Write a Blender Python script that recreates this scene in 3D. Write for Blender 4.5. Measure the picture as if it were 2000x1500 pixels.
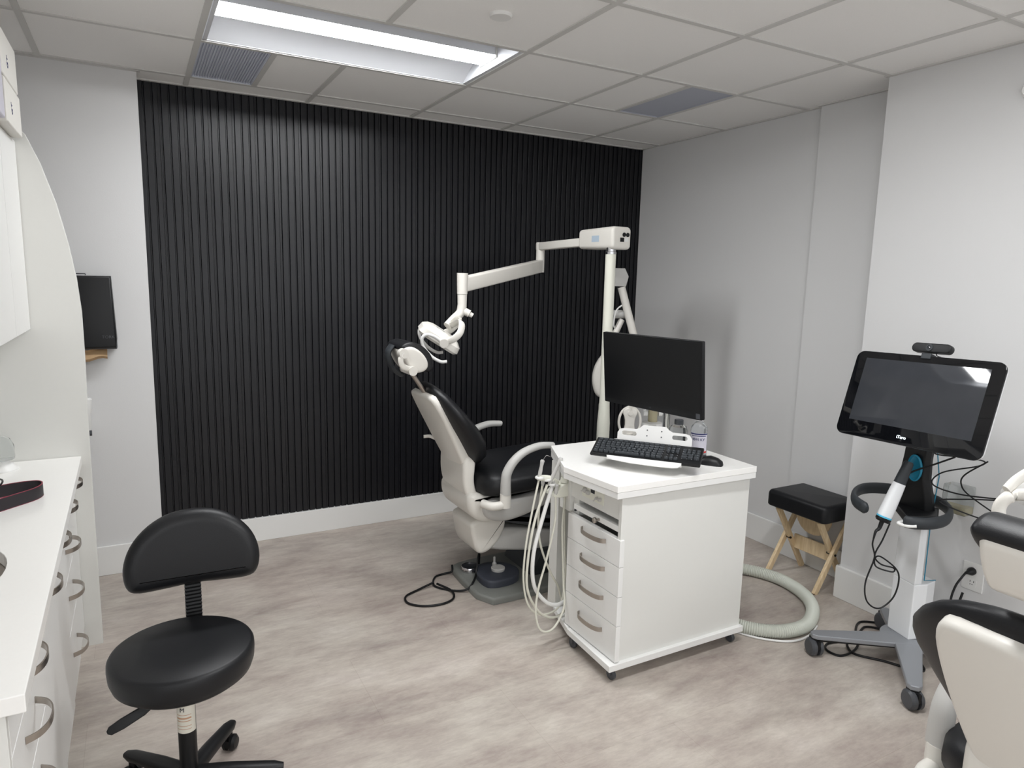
import bpy, bmesh, math, random
from mathutils import Vector, Matrix, Euler
random.seed(7)
for o in list(bpy.data.objects): bpy.data.objects.remove(o)
scn = bpy.context.scene
COL = scn.collection
PI = math.pi

# ------------------------------------------------------------------ camera, world, exposure
cam_d = bpy.data.cameras.new('camera')
cam = bpy.data.objects.new('camera', cam_d); COL.objects.link(cam)
yaw, pitch, roll = 0.5027, -0.1524, 0.0229
F = Vector((math.sin(yaw)*math.cos(pitch), math.cos(yaw)*math.cos(pitch), math.sin(pitch)))
R = F.cross(Vector((0, 0, 1))).normalized(); U = R.cross(F)
R2 = R*math.cos(roll)+U*math.sin(roll); U2 = -R*math.sin(roll)+U*math.cos(roll)
cam.matrix_world = Matrix(((R2.x, U2.x, -F.x, -3.2753), (R2.y, U2.y, -F.y, -4.0729), (R2.z, U2.z, -F.z, 1.5555), (0, 0, 0, 1)))
cam_d.sensor_fit = 'HORIZONTAL'; cam_d.sensor_width = 36.0
cam_d.lens = 1336.4/2000*36.0
cam_d.clip_start = 0.02
scn.camera = cam
w = bpy.data.worlds.new('world'); scn.world = w; w.use_nodes = True
w.node_tree.nodes['Background'].inputs[0].default_value = (0.97, 0.985, 1.0, 1)
w.node_tree.nodes['Background'].inputs[1].default_value = 1.05   # ambient fill added through the room's open rear, lifting ceiling and walls
scn.view_settings.view_transform = 'Standard'
scn.view_settings.look = 'None'
scn.view_settings.exposure = 0.48
scn.view_settings.gamma = 1
scn.view_settings.use_curve_mapping = False
scn.cycles.use_denoising = True
scn.cycles.max_bounces = 8
scn.cycles.diffuse_bounces = 5
scn.cycles.sample_clamp_indirect = 6
LAMP = 37.0          # brightness of the ceiling lamp lenses

# ------------------------------------------------------------------ materials
def srgb(r, g, b):
    f = lambda c: (c/255/12.92) if c/255 <= 0.04045 else ((c/255+0.055)/1.055)**2.4
    return (f(r), f(g), f(b), 1)
def mat(name, col, rough=0.5, metal=0.0, spec=0.5, noise=0.0, nscale=60.0, bump=0.0, bscale=200.0, trans=0.0, emit=None, coat=0.0, alpha=None, ior=1.45):
    m = bpy.data.materials.new(name); m.use_nodes = True
    nt = m.node_tree; b = nt.nodes['Principled BSDF']
    c = srgb(*col) if max(col) > 1.001 else (*col, 1)
    b.inputs['Base Color'].default_value = c
    b.inputs['Roughness'].default_value = rough
    b.inputs['Metallic'].default_value = metal
    b.inputs['Specular IOR Level'].default_value = spec
    b.inputs['IOR'].default_value = ior
    b.inputs['Transmission Weight'].default_value = trans
    b.inputs['Coat Weight'].default_value = coat
    if coat: b.inputs['Coat Roughness'].default_value = 0.03
    if emit:
        b.inputs['Emission Color'].default_value = (*emit[0], 1); b.inputs['Emission Strength'].default_value = emit[1]
    tc = nt.nodes.new('ShaderNodeTexCoord')
    if noise:
        n = nt.nodes.new('ShaderNodeTexNoise'); n.inputs['Scale'].default_value = nscale; n.inputs['Detail'].default_value = 5
        nt.links.new(tc.outputs['Object'], n.inputs['Vector'])
        mx = nt.nodes.new('ShaderNodeMix'); mx.data_type = 'RGBA'
        mx.inputs['A'].default_value = tuple(v*(1-noise) for v in c[:3])+(1,)
        mx.inputs['B'].default_value = tuple(min(1, v*(1+noise)) for v in c[:3])+(1,)
        nt.links.new(n.outputs['Fac'], mx.inputs['Factor']); nt.links.new(mx.outputs['Result'], b.inputs['Base Color'])
    if bump:
        n = nt.nodes.new('ShaderNodeTexNoise'); n.inputs['Scale'].default_value = bscale; n.inputs['Detail'].default_value = 3
        nt.links.new(tc.outputs['Object'], n.inputs['Vector'])
        bp = nt.nodes.new('ShaderNodeBump'); bp.inputs['Strength'].default_value = bump; bp.inputs['Distance'].default_value = 0.002
        nt.links.new(n.outputs['Fac'], bp.inputs['Height']); nt.links.new(bp.outputs['Normal'], b.inputs['Normal'])
    return m

M_wall = mat('wall paint', (215, 215, 215), 0.6, spec=0.3, bump=0.15, bscale=300)
M_trimw = mat('white trim paint', (228, 228, 226), 0.4)
M_black = mat('black fluted panelling', (14, 15, 20), 0.36, spec=0.5, noise=0.12, nscale=8)
M_tile = mat('ceiling tile', (240, 239, 237), 0.9, spec=0.1, noise=0.03, nscale=220, bump=0.25, bscale=350)
M_bar = mat('ceiling grid metal', (205, 204, 201), 0.5, spec=0.3)
M_vent = mat('grey vent metal', (205, 209, 220), 0.5)
M_ventd = mat('dark grey vent mesh', (178, 182, 194), 0.6, noise=0.1, nscale=300)
M_refl = mat('lamp reflector enamel', (206, 208, 212), 0.7, spec=0.2)
M_lens = mat('lamp lens', (255, 255, 255), 0.5, emit=((0.98, 0.99, 1.0), LAMP))
M_lam = mat('white laminate', (232, 232, 230), 0.28, noise=0.01)
M_lamf = mat('white laminate front', (222, 222, 218), 0.3, noise=0.01)
M_count = mat('white quartz counter', (244, 243, 240), 0.2, noise=0.015, nscale=90)
M_steel = mat('brushed nickel', (178, 171, 164), 0.3, metal=1.0)
M_chrome = mat('chrome', (210, 210, 212), 0.12, metal=1.0)
M_chair = mat('chair white plastic', (222, 219, 212), 0.32, noise=0.01)
M_chairg = mat('chair grey plastic', (188, 187, 184), 0.4)
M_vinyl = mat('black upholstery vinyl', (20, 21, 24), 0.42, spec=0.42, bump=0.12, bscale=500)
M_blk = mat('black plastic', (17, 18, 20), 0.4, spec=0.4, bump=0.1, bscale=700)
M_blk2 = mat('dark grey plastic', (46, 50, 54), 0.5)
M_rub = mat('grey rubber base', (126, 128, 124), 0.5, noise=0.05, nscale=20)
M_pedal = mat('slate blue grey plastic', (62, 66, 76), 0.45)
M_cream = mat('cream enamel', (226, 226, 214), 0.35)
M_ivory = mat('ivory tubing', (214, 213, 200), 0.4)
M_hose = mat('grey corrugated hose', (196, 199, 189), 0.45)
M_screen = mat('black monitor glass', (13, 14, 16), 0.28, spec=0.5)
M_glass = mat('glossy black glass', (14, 15, 18), 0.035, spec=0.6)
M_glass2 = mat('switched off display glass', (56, 58, 62), 0.035, spec=0.6, noise=0.15, nscale=14)
M_silver = mat('satin silver paint', (150, 153, 158), 0.35, metal=0.4)
M_casterg = mat('grey castor plastic', (70, 72, 76), 0.35)
M_teal = mat('teal plastic', (34, 128, 158), 0.3)
M_cyan = mat('light blue band', (90, 190, 225), 0.3)
M_scanw = mat('scanner white plastic', (232, 234, 236), 0.25)
M_logo = mat('lit logo', (255, 255, 255), 0.4, emit=((0.75, 0.93, 1.0), 1.6))
M_label = mat('pale label paper', (220, 216, 204), 0.6)
M_paper = mat('brown paper towel', (178, 148, 112), 0.8, noise=0.1)
M_ink = mat('dark ink', (52, 50, 60), 0.6)
M_inkb = mat('navy ink', (38, 42, 90), 0.6)
M_inko = mat('tan ink', (190, 150, 120), 0.6)
M_red = mat('red ink', (190, 60, 55), 0.5)
M_blue = mat('blue label', (176, 192, 206), 0.5)
M_clear = mat('clear plastic', (240, 243, 243), 0.05, trans=0.95, ior=1.2)
M_liq = mat('clear liquid', (235, 240, 242), 0.0, trans=0.95, ior=1.1)
M_bot = mat('translucent bottle plastic', (232, 235, 237), 0.15, trans=0.8, ior=1.25)
M_purple = mat('pale lilac box board', (196, 194, 204), 0.6)
M_box = mat('white carton', (222, 220, 214), 0.6)
M_strap = mat('black leather strap', (38, 34, 38), 0.5)
M_strapr = mat('dark red strap edge', (130, 50, 66), 0.6)
M_slot = mat('dark opening', (20, 20, 21), 0.7)
M_legend = mat('dim key print', (118, 120, 124), 0.6)
M_beige = mat('beige collar', (176, 168, 140), 0.5)

def wood_mat():
    m = mat('pale beech wood', (214, 184, 142), 0.5)
    nt = m.node_tree; b = nt.nodes['Principled BSDF']; tc = nt.nodes.new('ShaderNodeTexCoord')
    mp = nt.nodes.new('ShaderNodeMapping'); mp.inputs['Scale'].default_value = (40, 40, 4)
    n = nt.nodes.new('ShaderNodeTexNoise'); n.inputs['Scale'].default_value = 2; n.inputs['Detail'].default_value = 4
    cr = nt.nodes.new('ShaderNodeValToRGB')
    cr.color_ramp.elements[0].color = srgb(212, 186, 146); cr.color_ramp.elements[1].color = srgb(236, 214, 178)
    cr.color_ramp.elements[0].position = 0.3; cr.color_ramp.elements[1].position = 0.7
    nt.links.new(tc.outputs['Object'], mp.inputs[0]); nt.links.new(mp.outputs[0], n.inputs['Vector'])
    nt.links.new(n.outputs['Fac'], cr.inputs[0]); nt.links.new(cr.outputs[0], b.inputs['Base Color'])
    return m
M_wood = wood_mat()

def floor_mat():
    m = bpy.data.materials.new('mottled stone vinyl'); m.use_nodes = True
    nt = m.node_tree; b = nt.nodes['Principled BSDF']; N = nt.nodes.new; L = nt.links.new
    b.inputs['Roughness'].default_value = 0.42; b.inputs['Specular IOR Level'].default_value = 0.35
    tc = N('ShaderNodeTexCoord')
    def noise(scale, sx, sy, detail, rough=0.6, off=0):
        mp = N('ShaderNodeMapping'); mp.inputs['Scale'].default_value = (sx, sy, 1); mp.inputs['Location'].default_value = (off, off, 0)
        n = N('ShaderNodeTexNoise'); n.inputs['Scale'].default_value = scale; n.inputs['Detail'].default_value = detail; n.inputs['Roughness'].default_value = rough
        L(tc.outputs['Object'], mp.inputs[0]); L(mp.outputs[0], n.inputs['Vector']); return n
    def ramp(src, stops):
        r = N('ShaderNodeValToRGB'); e = r.color_ramp.elements
        e[0].position, e[0].color = stops[0]; e[1].position, e[1].color = stops[-1]
        for p, c in stops[1:-1]:
            k = e.new(p); k.color = c
        L(src, r.inputs[0]); return r
    def mix(f, a, bb, mode='MIX', fac=None):
        x = N('ShaderNodeMix'); x.data_type = 'RGBA'; x.blend_type = mode
        if fac is not None: x.inputs['Factor'].default_value = fac
        else: L(f, x.inputs['Factor'])
        L(a, x.inputs['A']); L(bb, x.inputs['B']); return x
    n1 = noise(2.6, 0.8, 1.5, 8, 0.62)
    c1 = ramp(n1.outputs['Fac'], [(0.34, srgb(150, 141, 134)), (0.45, srgb(174, 165, 156)), (0.54, srgb(188, 181, 171)), (0.68, srgb(208, 202, 193))])
    n2 = noise(11, 0.5, 1.6, 7, 0.7, 3.1)
    c2 = ramp(n2.outputs['Fac'], [(0.36, srgb(156, 143, 139)), (0.64, srgb(206, 200, 190))])
    m1 = mix(None, c1.outputs[0], c2.outputs[0], fac=0.38)
    n3 = noise(45, 0.6, 2.0, 5, 0.7, 7.7)
    c3 = ramp(n3.outputs['Fac'], [(0.3, (0.86, 0.85, 0.85, 1)), (0.7, (1.06, 1.06, 1.06, 1))])
    m2 = mix(None, m1.outputs['Result'], c3.outputs[0], 'MULTIPLY', 0.7)
    n4 = noise(1.1, 1.0, 1.2, 3, 0.5, 11)
    c4 = ramp(n4.outputs['Fac'], [(0.4, (1, 1, 1, 1)), (0.65, (0.93, 0.89, 0.89, 1))])
    m3 = mix(None, m2.outputs['Result'], c4.outputs[0], 'MULTIPLY', 0.8)
    br = N('ShaderNodeTexBrick'); br.inputs['Scale'].default_value = 1.0
    br.inputs['Brick Width'].default_value = 0.914; br.inputs['Row Height'].default_value = 0.457; br.inputs['Mortar Size'].default_value = 0.0012
    br.inputs['Mortar Smooth'].default_value = 0.3
    br.inputs['Color1'].default_value = (1, 1, 1, 1); br.inputs['Color2'].default_value = (0.965, 0.965, 0.965, 1); br.inputs['Mortar'].default_value = (0.84, 0.82, 0.8, 1)
    mp = N('ShaderNodeMapping'); mp.inputs['Rotation'].default_value = (0, 0, 0); mp.inputs['Location'].default_value = (0.3, 0.12, 0)
    L(tc.outputs['Object'], mp.inputs[0]); L(mp.outputs[0], br.inputs['Vector'])
    m4 = mix(None, m3.outputs['Result'], br.outputs['Color'], 'MULTIPLY', 0.8)
    L(m4.outputs['Result'], b.inputs['Base Color'])
    bp = N('ShaderNodeBump'); bp.inputs['Strength'].default_value = 0.06; bp.inputs['Distance'].default_value = 0.003
    L(n3.outputs['Fac'], bp.inputs['Height']); L(bp.outputs['Normal'], b.inputs['Normal'])
    return m
M_floor = floor_mat()

# ------------------------------------------------------------------ helpers
ROOTM = {}
def link(o): COL.objects.link(o); return o
def thing(name, label, cat, M=None, loc=None, group=None):
    o = bpy.data.objects.new(name, None); link(o)
    o.empty_display_size = 0.05
    if M is None: M = Matrix.Translation(loc if loc is not None else (0, 0, 0))
    o.matrix_world = M; ROOTM[o.name] = M.copy()
    o['label'] = label; o['category'] = cat
    if group: o['group'] = group
    return o
def rm(o):
    while o.parent: o = o.parent
    return ROOTM.get(o.name, Matrix.Identity(4))
def obj(name, bm, m, parent=None, world=True, smooth=True, ang=35, bev=0, bseg=2, label=None):
    bmesh.ops.remove_doubles(bm, verts=bm.verts, dist=1e-6)
    bmesh.ops.recalc_face_normals(bm, faces=bm.faces)
    if parent is not None and world: bm.transform(rm(parent).inverted())
    me = bpy.data.meshes.new(name); bm.to_mesh(me); bm.free()
    mats = m if isinstance(m, (list, tuple)) else [m]
    for k in mats: me.materials.append(k)
    if smooth:
        me.polygons.foreach_set('use_smooth', [True]*len(me.polygons)); me.set_sharp_from_angle(angle=math.radians(ang))
    o = bpy.data.objects.new(name, me); link(o)
    if parent is not None: o.parent = parent
    if bev:
        md = o.modifiers.new('edge', 'BEVEL'); md.width = bev; md.segments = bseg; md.limit_method = 'ANGLE'; md.angle_limit = math.radians(40)
    if label: o['label'] = label
    return o
def tag(o, label, cat, group=None, kind=None):
    o['label'] = label; o['category'] = cat
    if group: o['group'] = group
    if kind: o['kind'] = kind
    return o
def struct(o, label=None):
    o['kind'] = 'structure'
    if label: o['label'] = label
    return o
def dup(root, label, M, group=None):
    r = root.copy(); link(r); r.matrix_world = M; r['label'] = label
    ROOTM[r.name] = M.copy()
    if group: r['group'] = group
    def rec(a, b):
        for ch in list(a.children):
            c = ch.copy(); link(c); c.parent = b; c.matrix_parent_inverse = ch.matrix_parent_inverse
            rec(ch, c)
    rec(root, r)
    return r
BM = bmesh.new
def bx(bm, lo, hi, M=None, mi=0):
    x0, y0, z0 = lo; x1, y1, z1 = hi
    vs = [Vector(p) for p in ((x0,y0,z0),(x1,y0,z0),(x1,y1,z0),(x0,y1,z0),(x0,y0,z1),(x1,y0,z1),(x1,y1,z1),(x0,y1,z1))]
    if M is not None: vs = [M @ v for v in vs]
    v = [bm.verts.new(p) for p in vs]
    for f in ((0,3,2,1),(4,5,6,7),(0,1,5,4),(1,2,6,5),(2,3,7,6),(3,0,4,7)):
        bm.faces.new([v[i] for i in f]).material_index = mi
    return bm
def box(lo, hi, M=None): return bx(BM(), lo, hi, M)
def smooth_path(pts, n=6):
    P = [Vector(p) for p in pts]
    if len(P) < 3 or n <= 1: return P
    out = []
    for i in range(len(P)-1):
        p0 = P[i-1] if i > 0 else P[i]*2-P[i+1]
        p3 = P[i+2] if i+2 < len(P) else P[i+1]*2-P[i]
        p1, p2 = P[i], P[i+1]
        for k in range(n):
            t = k/n
            out.append(0.5*((2*p1)+(-p0+p2)*t+(2*p0-5*p1+4*p2-p3)*t*t+(-p0+3*p1-3*p2+p3)*t*t*t))
    out.append(P[-1]); return out
def rings(bm, RS, cap=True, closed=False, mi=0):
    VS = [[bm.verts.new(p) for p in r] for r in RS]
    n = len(VS[0]); rng = range(len(VS)) if closed else range(len(VS)-1)
    for i in rng:
        a, b = VS[i], VS[(i+1) % len(VS)]
        for k in range(n):
            try: bm.faces.new((a[k], a[(k+1) % n], b[(k+1) % n], b[k])).material_index = mi
            except ValueError: pass
    if cap and not closed:
        for q in (VS[0], VS[-1]):
            try: bm.faces.new(q).material_index = mi
            except ValueError: pass
    return bm
def tube(bm, pts, r, seg=12, sm=6, cap=True, flat=None, closed=False, mi=0, up=None, ridge=None):
    P = smooth_path(pts, sm) if not closed else [Vector(p) for p in pts]
    n = len(P); T = []
    for i in range(n):
        if closed: t = P[(i+1) % n]-P[i-1]
        else: t = P[min(i+1, n-1)]-P[max(i-1, 0)]
        T.append(t.normalized())
    a = Vector(up) if up is not None else (Vector((0, 0, 1)) if abs(T[0].z) < 0.9 else Vector((1, 0, 0)))
    u = (a-T[0]*a.dot(T[0])).normalized(); RS = []
    for i in range(n):
        if up is not None: u = (Vector(up)-T[i]*Vector(up).dot(T[i])).normalized()
        else: u = (u-T[i]*u.dot(T[i])).normalized()
        v = T[i].cross(u)
        s = i/(n-1)
        rr = r(s) if callable(r) else r
        if ridge: rr = rr*(1+ridge*(1 if i % 2 else -1))
        ru, rv = (rr, rr*flat) if flat else (rr, rr)
        RS.append([P[i]+u*(ru*math.cos(2*PI*k/seg))+v*(rv*math.sin(2*PI*k/seg)) for k in range(seg)])
    return rings(bm, RS, cap, closed, mi)
def cyl(bm, a, b, r, r2=None, seg=24, mi=0):
    a, b = Vector(a), Vector(b); r2 = r if r2 is None else r2
    t = (b-a).normalized(); h = Vector((0, 0, 1)) if abs(t.z) < 0.9 else Vector((1, 0, 0))
    u = (h-t*h.dot(t)).normalized(); v = t.cross(u)
    return rings(bm, [[c+u*(q*math.cos(2*PI*k/seg))+v*(q*math.sin(2*PI*k/seg)) for k in range(seg)] for c, q in ((a, r), (b, r2))], mi=mi)
def lathe(bm, origin, axis, prof, seg=32, mi=0, cap=True):
    o, t = Vector(origin), Vector(axis).normalized(); h = Vector((0, 0, 1)) if abs(t.z) < 0.9 else Vector((1, 0, 0))
    u = (h-t*h.dot(t)).normalized(); v = t.cross(u)
    return rings(bm, [[o+t*z+u*(r*math.cos(2*PI*k/seg))+v*(r*math.sin(2*PI*k/seg)) for k in range(seg)] for r, z in prof], cap=cap, mi=mi)
def chaikin(poly, it=3):
    P = [Vector(p) for p in poly]
    for _ in range(it):
        Q = []
        for i in range(len(P)):
            a, b = P[i], P[(i+1) % len(P)]
            Q += [a*0.75+b*0.25, a*0.25+b*0.75]
        P = Q
    return P
def roundrect(w, h, r, n=5):
    out = []
    for cx, cy, a0 in ((w/2-r, h/2-r, 0), (-w/2+r, h/2-r, PI/2), (-w/2+r, -h/2+r, PI), (w/2-r, -h/2+r, 1.5*PI)):
        for k in range(n+1):
            a = a0+PI/2*k/n; out.append((cx+r*math.cos(a), cy+r*math.sin(a)))
    return out
def offset(P, d):
    n = len(P); A = sum(P[i][0]*P[(i+1) % n][1]-P[(i+1) % n][0]*P[i][1] for i in range(n))
    s = 1 if A > 0 else -1; out = []
    for i in range(n):
        t = Vector((P[(i+1) % n][0]-P[i-1][0], P[(i+1) % n][1]-P[i-1][1]))
        if t.length < 1e-9: out.append(Vector(P[i][:2])); continue
        t.normalize(); out.append(Vector((P[i][0]-t.y*s*d, P[i][1]+t.x*s*d)))
    return out
def frame(o, u, v):
    o, u, v = Vector(o), Vector(u).normalized(), Vector(v).normalized(); w_ = u.cross(v)
    return lambda a, b, c: o+u*a+v*b+w_*c
XZ = lambda y: (lambda a, b, c: Vector((a, y+c, b)))     # (x, z) outline swept along y
XY = lambda z: (lambda a, b, c: Vector((a, b, z+c)))
YZ = lambda x: (lambda a, b, c: Vector((x+c, a, b)))
def puff(bm, poly, fr, w0, w1, r=0.0, steps=4, smooth=0, mi=0, r1=None):
    P = chaikin([Vector((p[0], p[1])) for p in poly], smooth) if smooth else [Vector((p[0], p[1])) for p in poly]
    r1 = r if r1 is None else r1; RS = []
    def ring(ins, w_): return [fr(q.x, q.y, w_) for q in (offset(P, ins) if ins > 1e-6 else P)]
    s = 1 if w1 > w0 else -1
    if r > 0:
        for k in range(steps):
            a = PI/2*k/steps; RS.append(ring(r*(1-math.sin(a)), w0+s*r*(1-math.cos(a))))
        RS.append(ring(0, w0+s*r))
    else: RS.append(ring(0, w0))
    if r1 > 0:
        RS.append(ring(0, w1-s*r1))
        for k in range(1, steps+1):
            a = PI/2*k/steps; RS.append(ring(r1*(1-math.cos(a)), w1-s*r1*(1-math.sin(a))))
    else: RS.append(ring(0, w1))
    return rings(bm, RS, mi=mi)
def loft(bm, secs, U_, V_, seg=32, e=2.6, mi=0):
    # secs: (centre, half-u, half-v)
    U_, V_ = Vector(U_), Vector(V_); RS = []
    for c, a, b in secs:
        c = Vector(c); r = []
        for k in range(seg):
            t = 2*PI*k/seg; ct, st = math.cos(t), math.sin(t)
            r.append(c+U_*(a*math.copysign(abs(ct)**(2/e), ct))+V_*(b*math.copysign(abs(st)**(2/e), st)))
        RS.append(r)
    return rings(bm, RS, mi=mi)
def text(body, size, m, parent, M, name='lettering', ext=0.0004, align='CENTER'):
    c = bpy.data.curves.new(name, 'FONT'); c.body = body; c.size = size; c.extrude = ext; c.align_x = align; c.align_y = 'CENTER'
    tmp = bpy.data.objects.new(name, c); me = bpy.data.meshes.new_from_object(tmp); bpy.data.objects.remove(tmp); bpy.data.curves.remove(c)
    me.name = name; me.materials.clear(); me.materials.append(m); o = bpy.data.objects.new(name, me); link(o)
    if parent is not None:
        o.parent = parent; o.matrix_local = rm(parent).inverted() @ M
    else: o.matrix_world = M
    return o
def MF(o, x, y):
    x, y = Vector(x).normalized(), Vector(y).normalized(); z = x.cross(y)
    return Matrix(((x.x, y.x, z.x, o[0]), (x.y, y.y, z.y, o[1]), (x.z, y.z, z.z, o[2]), (0, 0, 0, 1)))

# ------------------------------------------------------------------ the room
H = 2.4964
struct(obj('floor', box((-4.2, -7.6, -0.05), (0.12, 0.12, 0)), M_floor, smooth=False), 'mottled grey beige stone-look vinyl floor')
# fluted black wall
bm = BM(); PITCH = 0.0385; x = -3.222; prof = []; k = 0
while x < 0.0:
    rw = 0.026
    if k % 3 == 2: prof += [(x, 0.0), (x+0.0195, 0.0), (x+0.0205, 0.003), (x+0.0225, 0.003), (x+0.0235, 0.0), (x+0.029, 0.0)]
    else: prof += [(x, 0.0), (x+0.027, 0.0), (x+0.029, 0.001)]
    prof += [(x+0.031, 0.012), (x+PITCH-0.003, 0.012), (x+PITCH-0.001, 0.001)]
    x += PITCH; k += 1
prof = [(min(a, 0.0), b) for a, b in prof] + [(0.0, 0.0)]
lo = [bm.verts.new((a, b, 0.142)) for a, b in prof]; hi = [bm.verts.new((a, b, H)) for a, b in prof]
for i in range(len(prof)-1):
    if prof[i] != prof[i+1]: bm.faces.new((lo[i], lo[i+1], hi[i+1], hi[i]))
bx(bm, (-3.222, 0.03, 0), (0.12, 0.1, H))
struct(obj('wall_back', bm, M_black, smooth=False), 'black vertically fluted panel wall')
struct(obj('baseboard_back', box((-3.222, -0.014, 0), (0.0, 0.03, 0.140)), M_trimw, smooth=False, bev=0.002), 'white baseboard under the black wall')
struct(obj('wall_back_left', box((-4.2, -0.155, 0), (-3.215, 0.1, H)), M_wall, smooth=False), 'white wall left of the black wall')
struct(obj('baseboard_back_left', box((-4.2, -0.168, 0), (-3.203, -0.155, 0.155)), M_trimw, smooth=False, bev=0.003))
bm = BM(); bx(bm, (0, -1.505, 0), (0.1, 0.1, H)); bx(bm, (-0.028, -2.01, 0), (0.1, -1.505, H))
struct(obj('wall_right', bm, M_wall, smooth=False), 'pale grey right wall with a shallow step')
struct(obj('wall_right_near', box((-0.23, -7.6, 0), (0.1, -2.01, H)), M_wall, smooth=False), 'white wall block at the right')
bm = BM(); bx(bm, (-0.014, -1.505, 0), (0, 0, 0.158)); bx(bm, (-0.042, -2.01, 0), (-0.028, -1.49, 0.158))
struct(obj('baseboard_right', bm, M_trimw, smooth=False, bev=0.003))
bm = BM(); bx(bm, (-0.245, -7.6, 0), (-0.23, -1.995, 0.165)); bx(bm, (-0.23, -2.01, 0), (-0.03, -1.995, 0.165))
struct(obj('baseboard_right_near', bm, M_trimw, smooth=False, bev=0.003))
struct(obj('wall_left', box((-4.3, -3.9, 0), (-4.2, 0.1, H)), M_wall, smooth=False))

# ceiling grid: 0.61 m cells
GX = [-0.554-0.61*i for i in range(7)]; GY = [-0.198-0.61*j for j in range(13)]
xs = sorted([-4.3]+[g for g in GX if g > -4.25]+[0.1]); ys = sorted([-7.7]+[g for g in GY if g > -7.6]+[0.1])
g3, g2 = GX[4], GX[2]     # -2.994 .. -1.774
LIGHTS = [(GX[4], GX[2], GY[2], GY[1]), (GX[3], GX[1], GY[5], GY[4]), (GX[4], GX[2], GY[9], GY[8]), (GX[2], GX[0], GY[10], GY[9])]  # only the first is in view; the others are added fill lights
VENTS = [(GX[4], GX[4]+0.305, GY[1], GY[0]), (GX[0]-0.305, GX[0], GY[2], GY[1])]
def inside(cx, cy, r): return r[0] < cx < r[1] and r[2] < cy < r[3]
bm = BM()
XS = sorted(set([round(v, 4) for v in xs]+[round(VENTS[0][1], 4), round(VENTS[1][0], 4)]))
for i in range(len(XS)-1):
    for j in range(len(ys)-1):
        cx, cy = (XS[i]+XS[i+1])/2, (ys[j]+ys[j+1])/2
        if any(inside(cx, cy, r) for r in LIGHTS+VENTS): continue
        bx(bm, (XS[i], ys[j], H+0.004), (XS[i+1], ys[j+1], H+0.02))
struct(obj('ceiling', bm, M_tile, smooth=False), 'suspended ceiling of white square tiles')
bm = BM(); hw = 0.012
for g in GX:      # bars interrupted by lights
    segs = [(-7.6, 0.0)]
    for r in LIGHTS:
        if r[0] < g < r[1]:
            segs = [q for s in segs for q in ([(s[0], r[2]), (r[3], s[1])] if s[0] < r[2] and s[1] > r[3] else [s])]
    for s in segs: bx(bm, (g-hw, s[0], H-0.001), (g+hw, s[1], H+0.008))
for g in GY: bx(bm, (-4.2, g-hw, H-0.0012), (0.0, g+hw, H+0.0078))
for vx in (VENTS[0][1], VENTS[1][0]):
    r = VENTS[0] if vx == VENTS[0][1] else VENTS[1]
    bx(bm, (vx-hw, r[2], H-0.001), (vx+hw, r[3], H+0.008))
# wall angles
bx(bm, (-3.222, -0.022, H-0.002), (0.0, 0.0, H+0.006)); bx(bm, (-0.022, -1.505, H-0.002), (0.0, 0.0, H+0.006))
bx(bm, (-4.2, -0.177, H-0.002), (-3.2, -0.155, H+0.006)); bx(bm, (-0.252, -7.6, H-0.002), (-0.23, -2.0, H+0.006)); bx(bm, (-0.05, -2.0, H-0.002), (-0.028, -1.49, H+0.006))
struct(obj('trim_1', bm, M_bar, smooth=False), 'metal grid of the suspended ceiling')

def troffer(r, label):
    x0, x1, y0, y1 = r[0]+hw, r[1]-hw, r[2]+hw, r[3]-hw; cy = (y0+y1)/2
    t = thing('ceiling_light', label, 'ceiling light', loc=((x0+x1)/2, cy, H), group='recessed ceiling lights')
    bm = BM(); N = 14; half = (y1-y0)/2
    for s in (-1, 1):
        P = []
        for k in range(N+1):
            u = k/N; yy = cy+s*(half-0.008-(half-0.09)*u); zz = H+0.004+0.075*math.sin(u*PI/2*0.95)
            P.append((yy, zz))
        for i in range(N):
            bm.faces.new([bm.verts.new((xx, *q)) for xx, q in ((x0+0.02, P[i]), (x1-0.02, P[i]), (x1-0.02, P[i+1]), (x0+0.02, P[i+1]))])
    for xa, xb in ((x0+0.004, x0+0.02), (x1-0.02, x1-0.004)):
        bx(bm, (xa, y0+0.004, H+0.002), (xb, y1-0.004, H+0.085))
    bx(bm, (x0+0.004, y0+0.004, H+0.085), (x1-0.004, y1-0.004, H+0.1))
    bx(bm, (x0+0.004, y0+0.001, H+0.002), (x1-0.004, y0+0.009, H+0.085)); bx(bm, (x0+0.004, y1-0.009, H+0.002), (x1-0.004, y1-0.001, H+0.085))
    obj('reflector', bm, M_refl, t)
    bm = BM(); P = [(cy-0.078*math.cos(PI*k/12), H+0.040-0.008*math.sin(PI*k/12)) for k in range(13)]
    rings(bm, [[Vector((xx, *q)) for q in P] for xx in (x0+0.028, x1-0.028)])
    obj('lens', bm, M_lens, t)
    for xx in (x0+0.02, x1-0.028): obj('end_cap', box((xx, cy-0.085, H+0.03), (xx+0.008, cy+0.085, H+0.085)), M_bar, t, smooth=False)
    obj('lens_housing', box((x0+0.028, cy-0.079, H+0.0405), (x1-0.028, cy+0.079, H+0.085)), M_refl, t, smooth=False)
    return t
troffer(LIGHTS[0], 'long lit ceiling light in front of the black wall')
troffer(LIGHTS[1], 'unseen long ceiling light added as fill above the camera')  # out of view, added to brighten the cart from above
troffer(LIGHTS[2], 'unseen long ceiling light added as fill behind the camera on the counter side')  # out of view, added to raise the ambient light
troffer(LIGHTS[3], 'unseen long ceiling light added as fill behind the camera on the right')  # second added ambient source behind the camera, never in view
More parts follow.
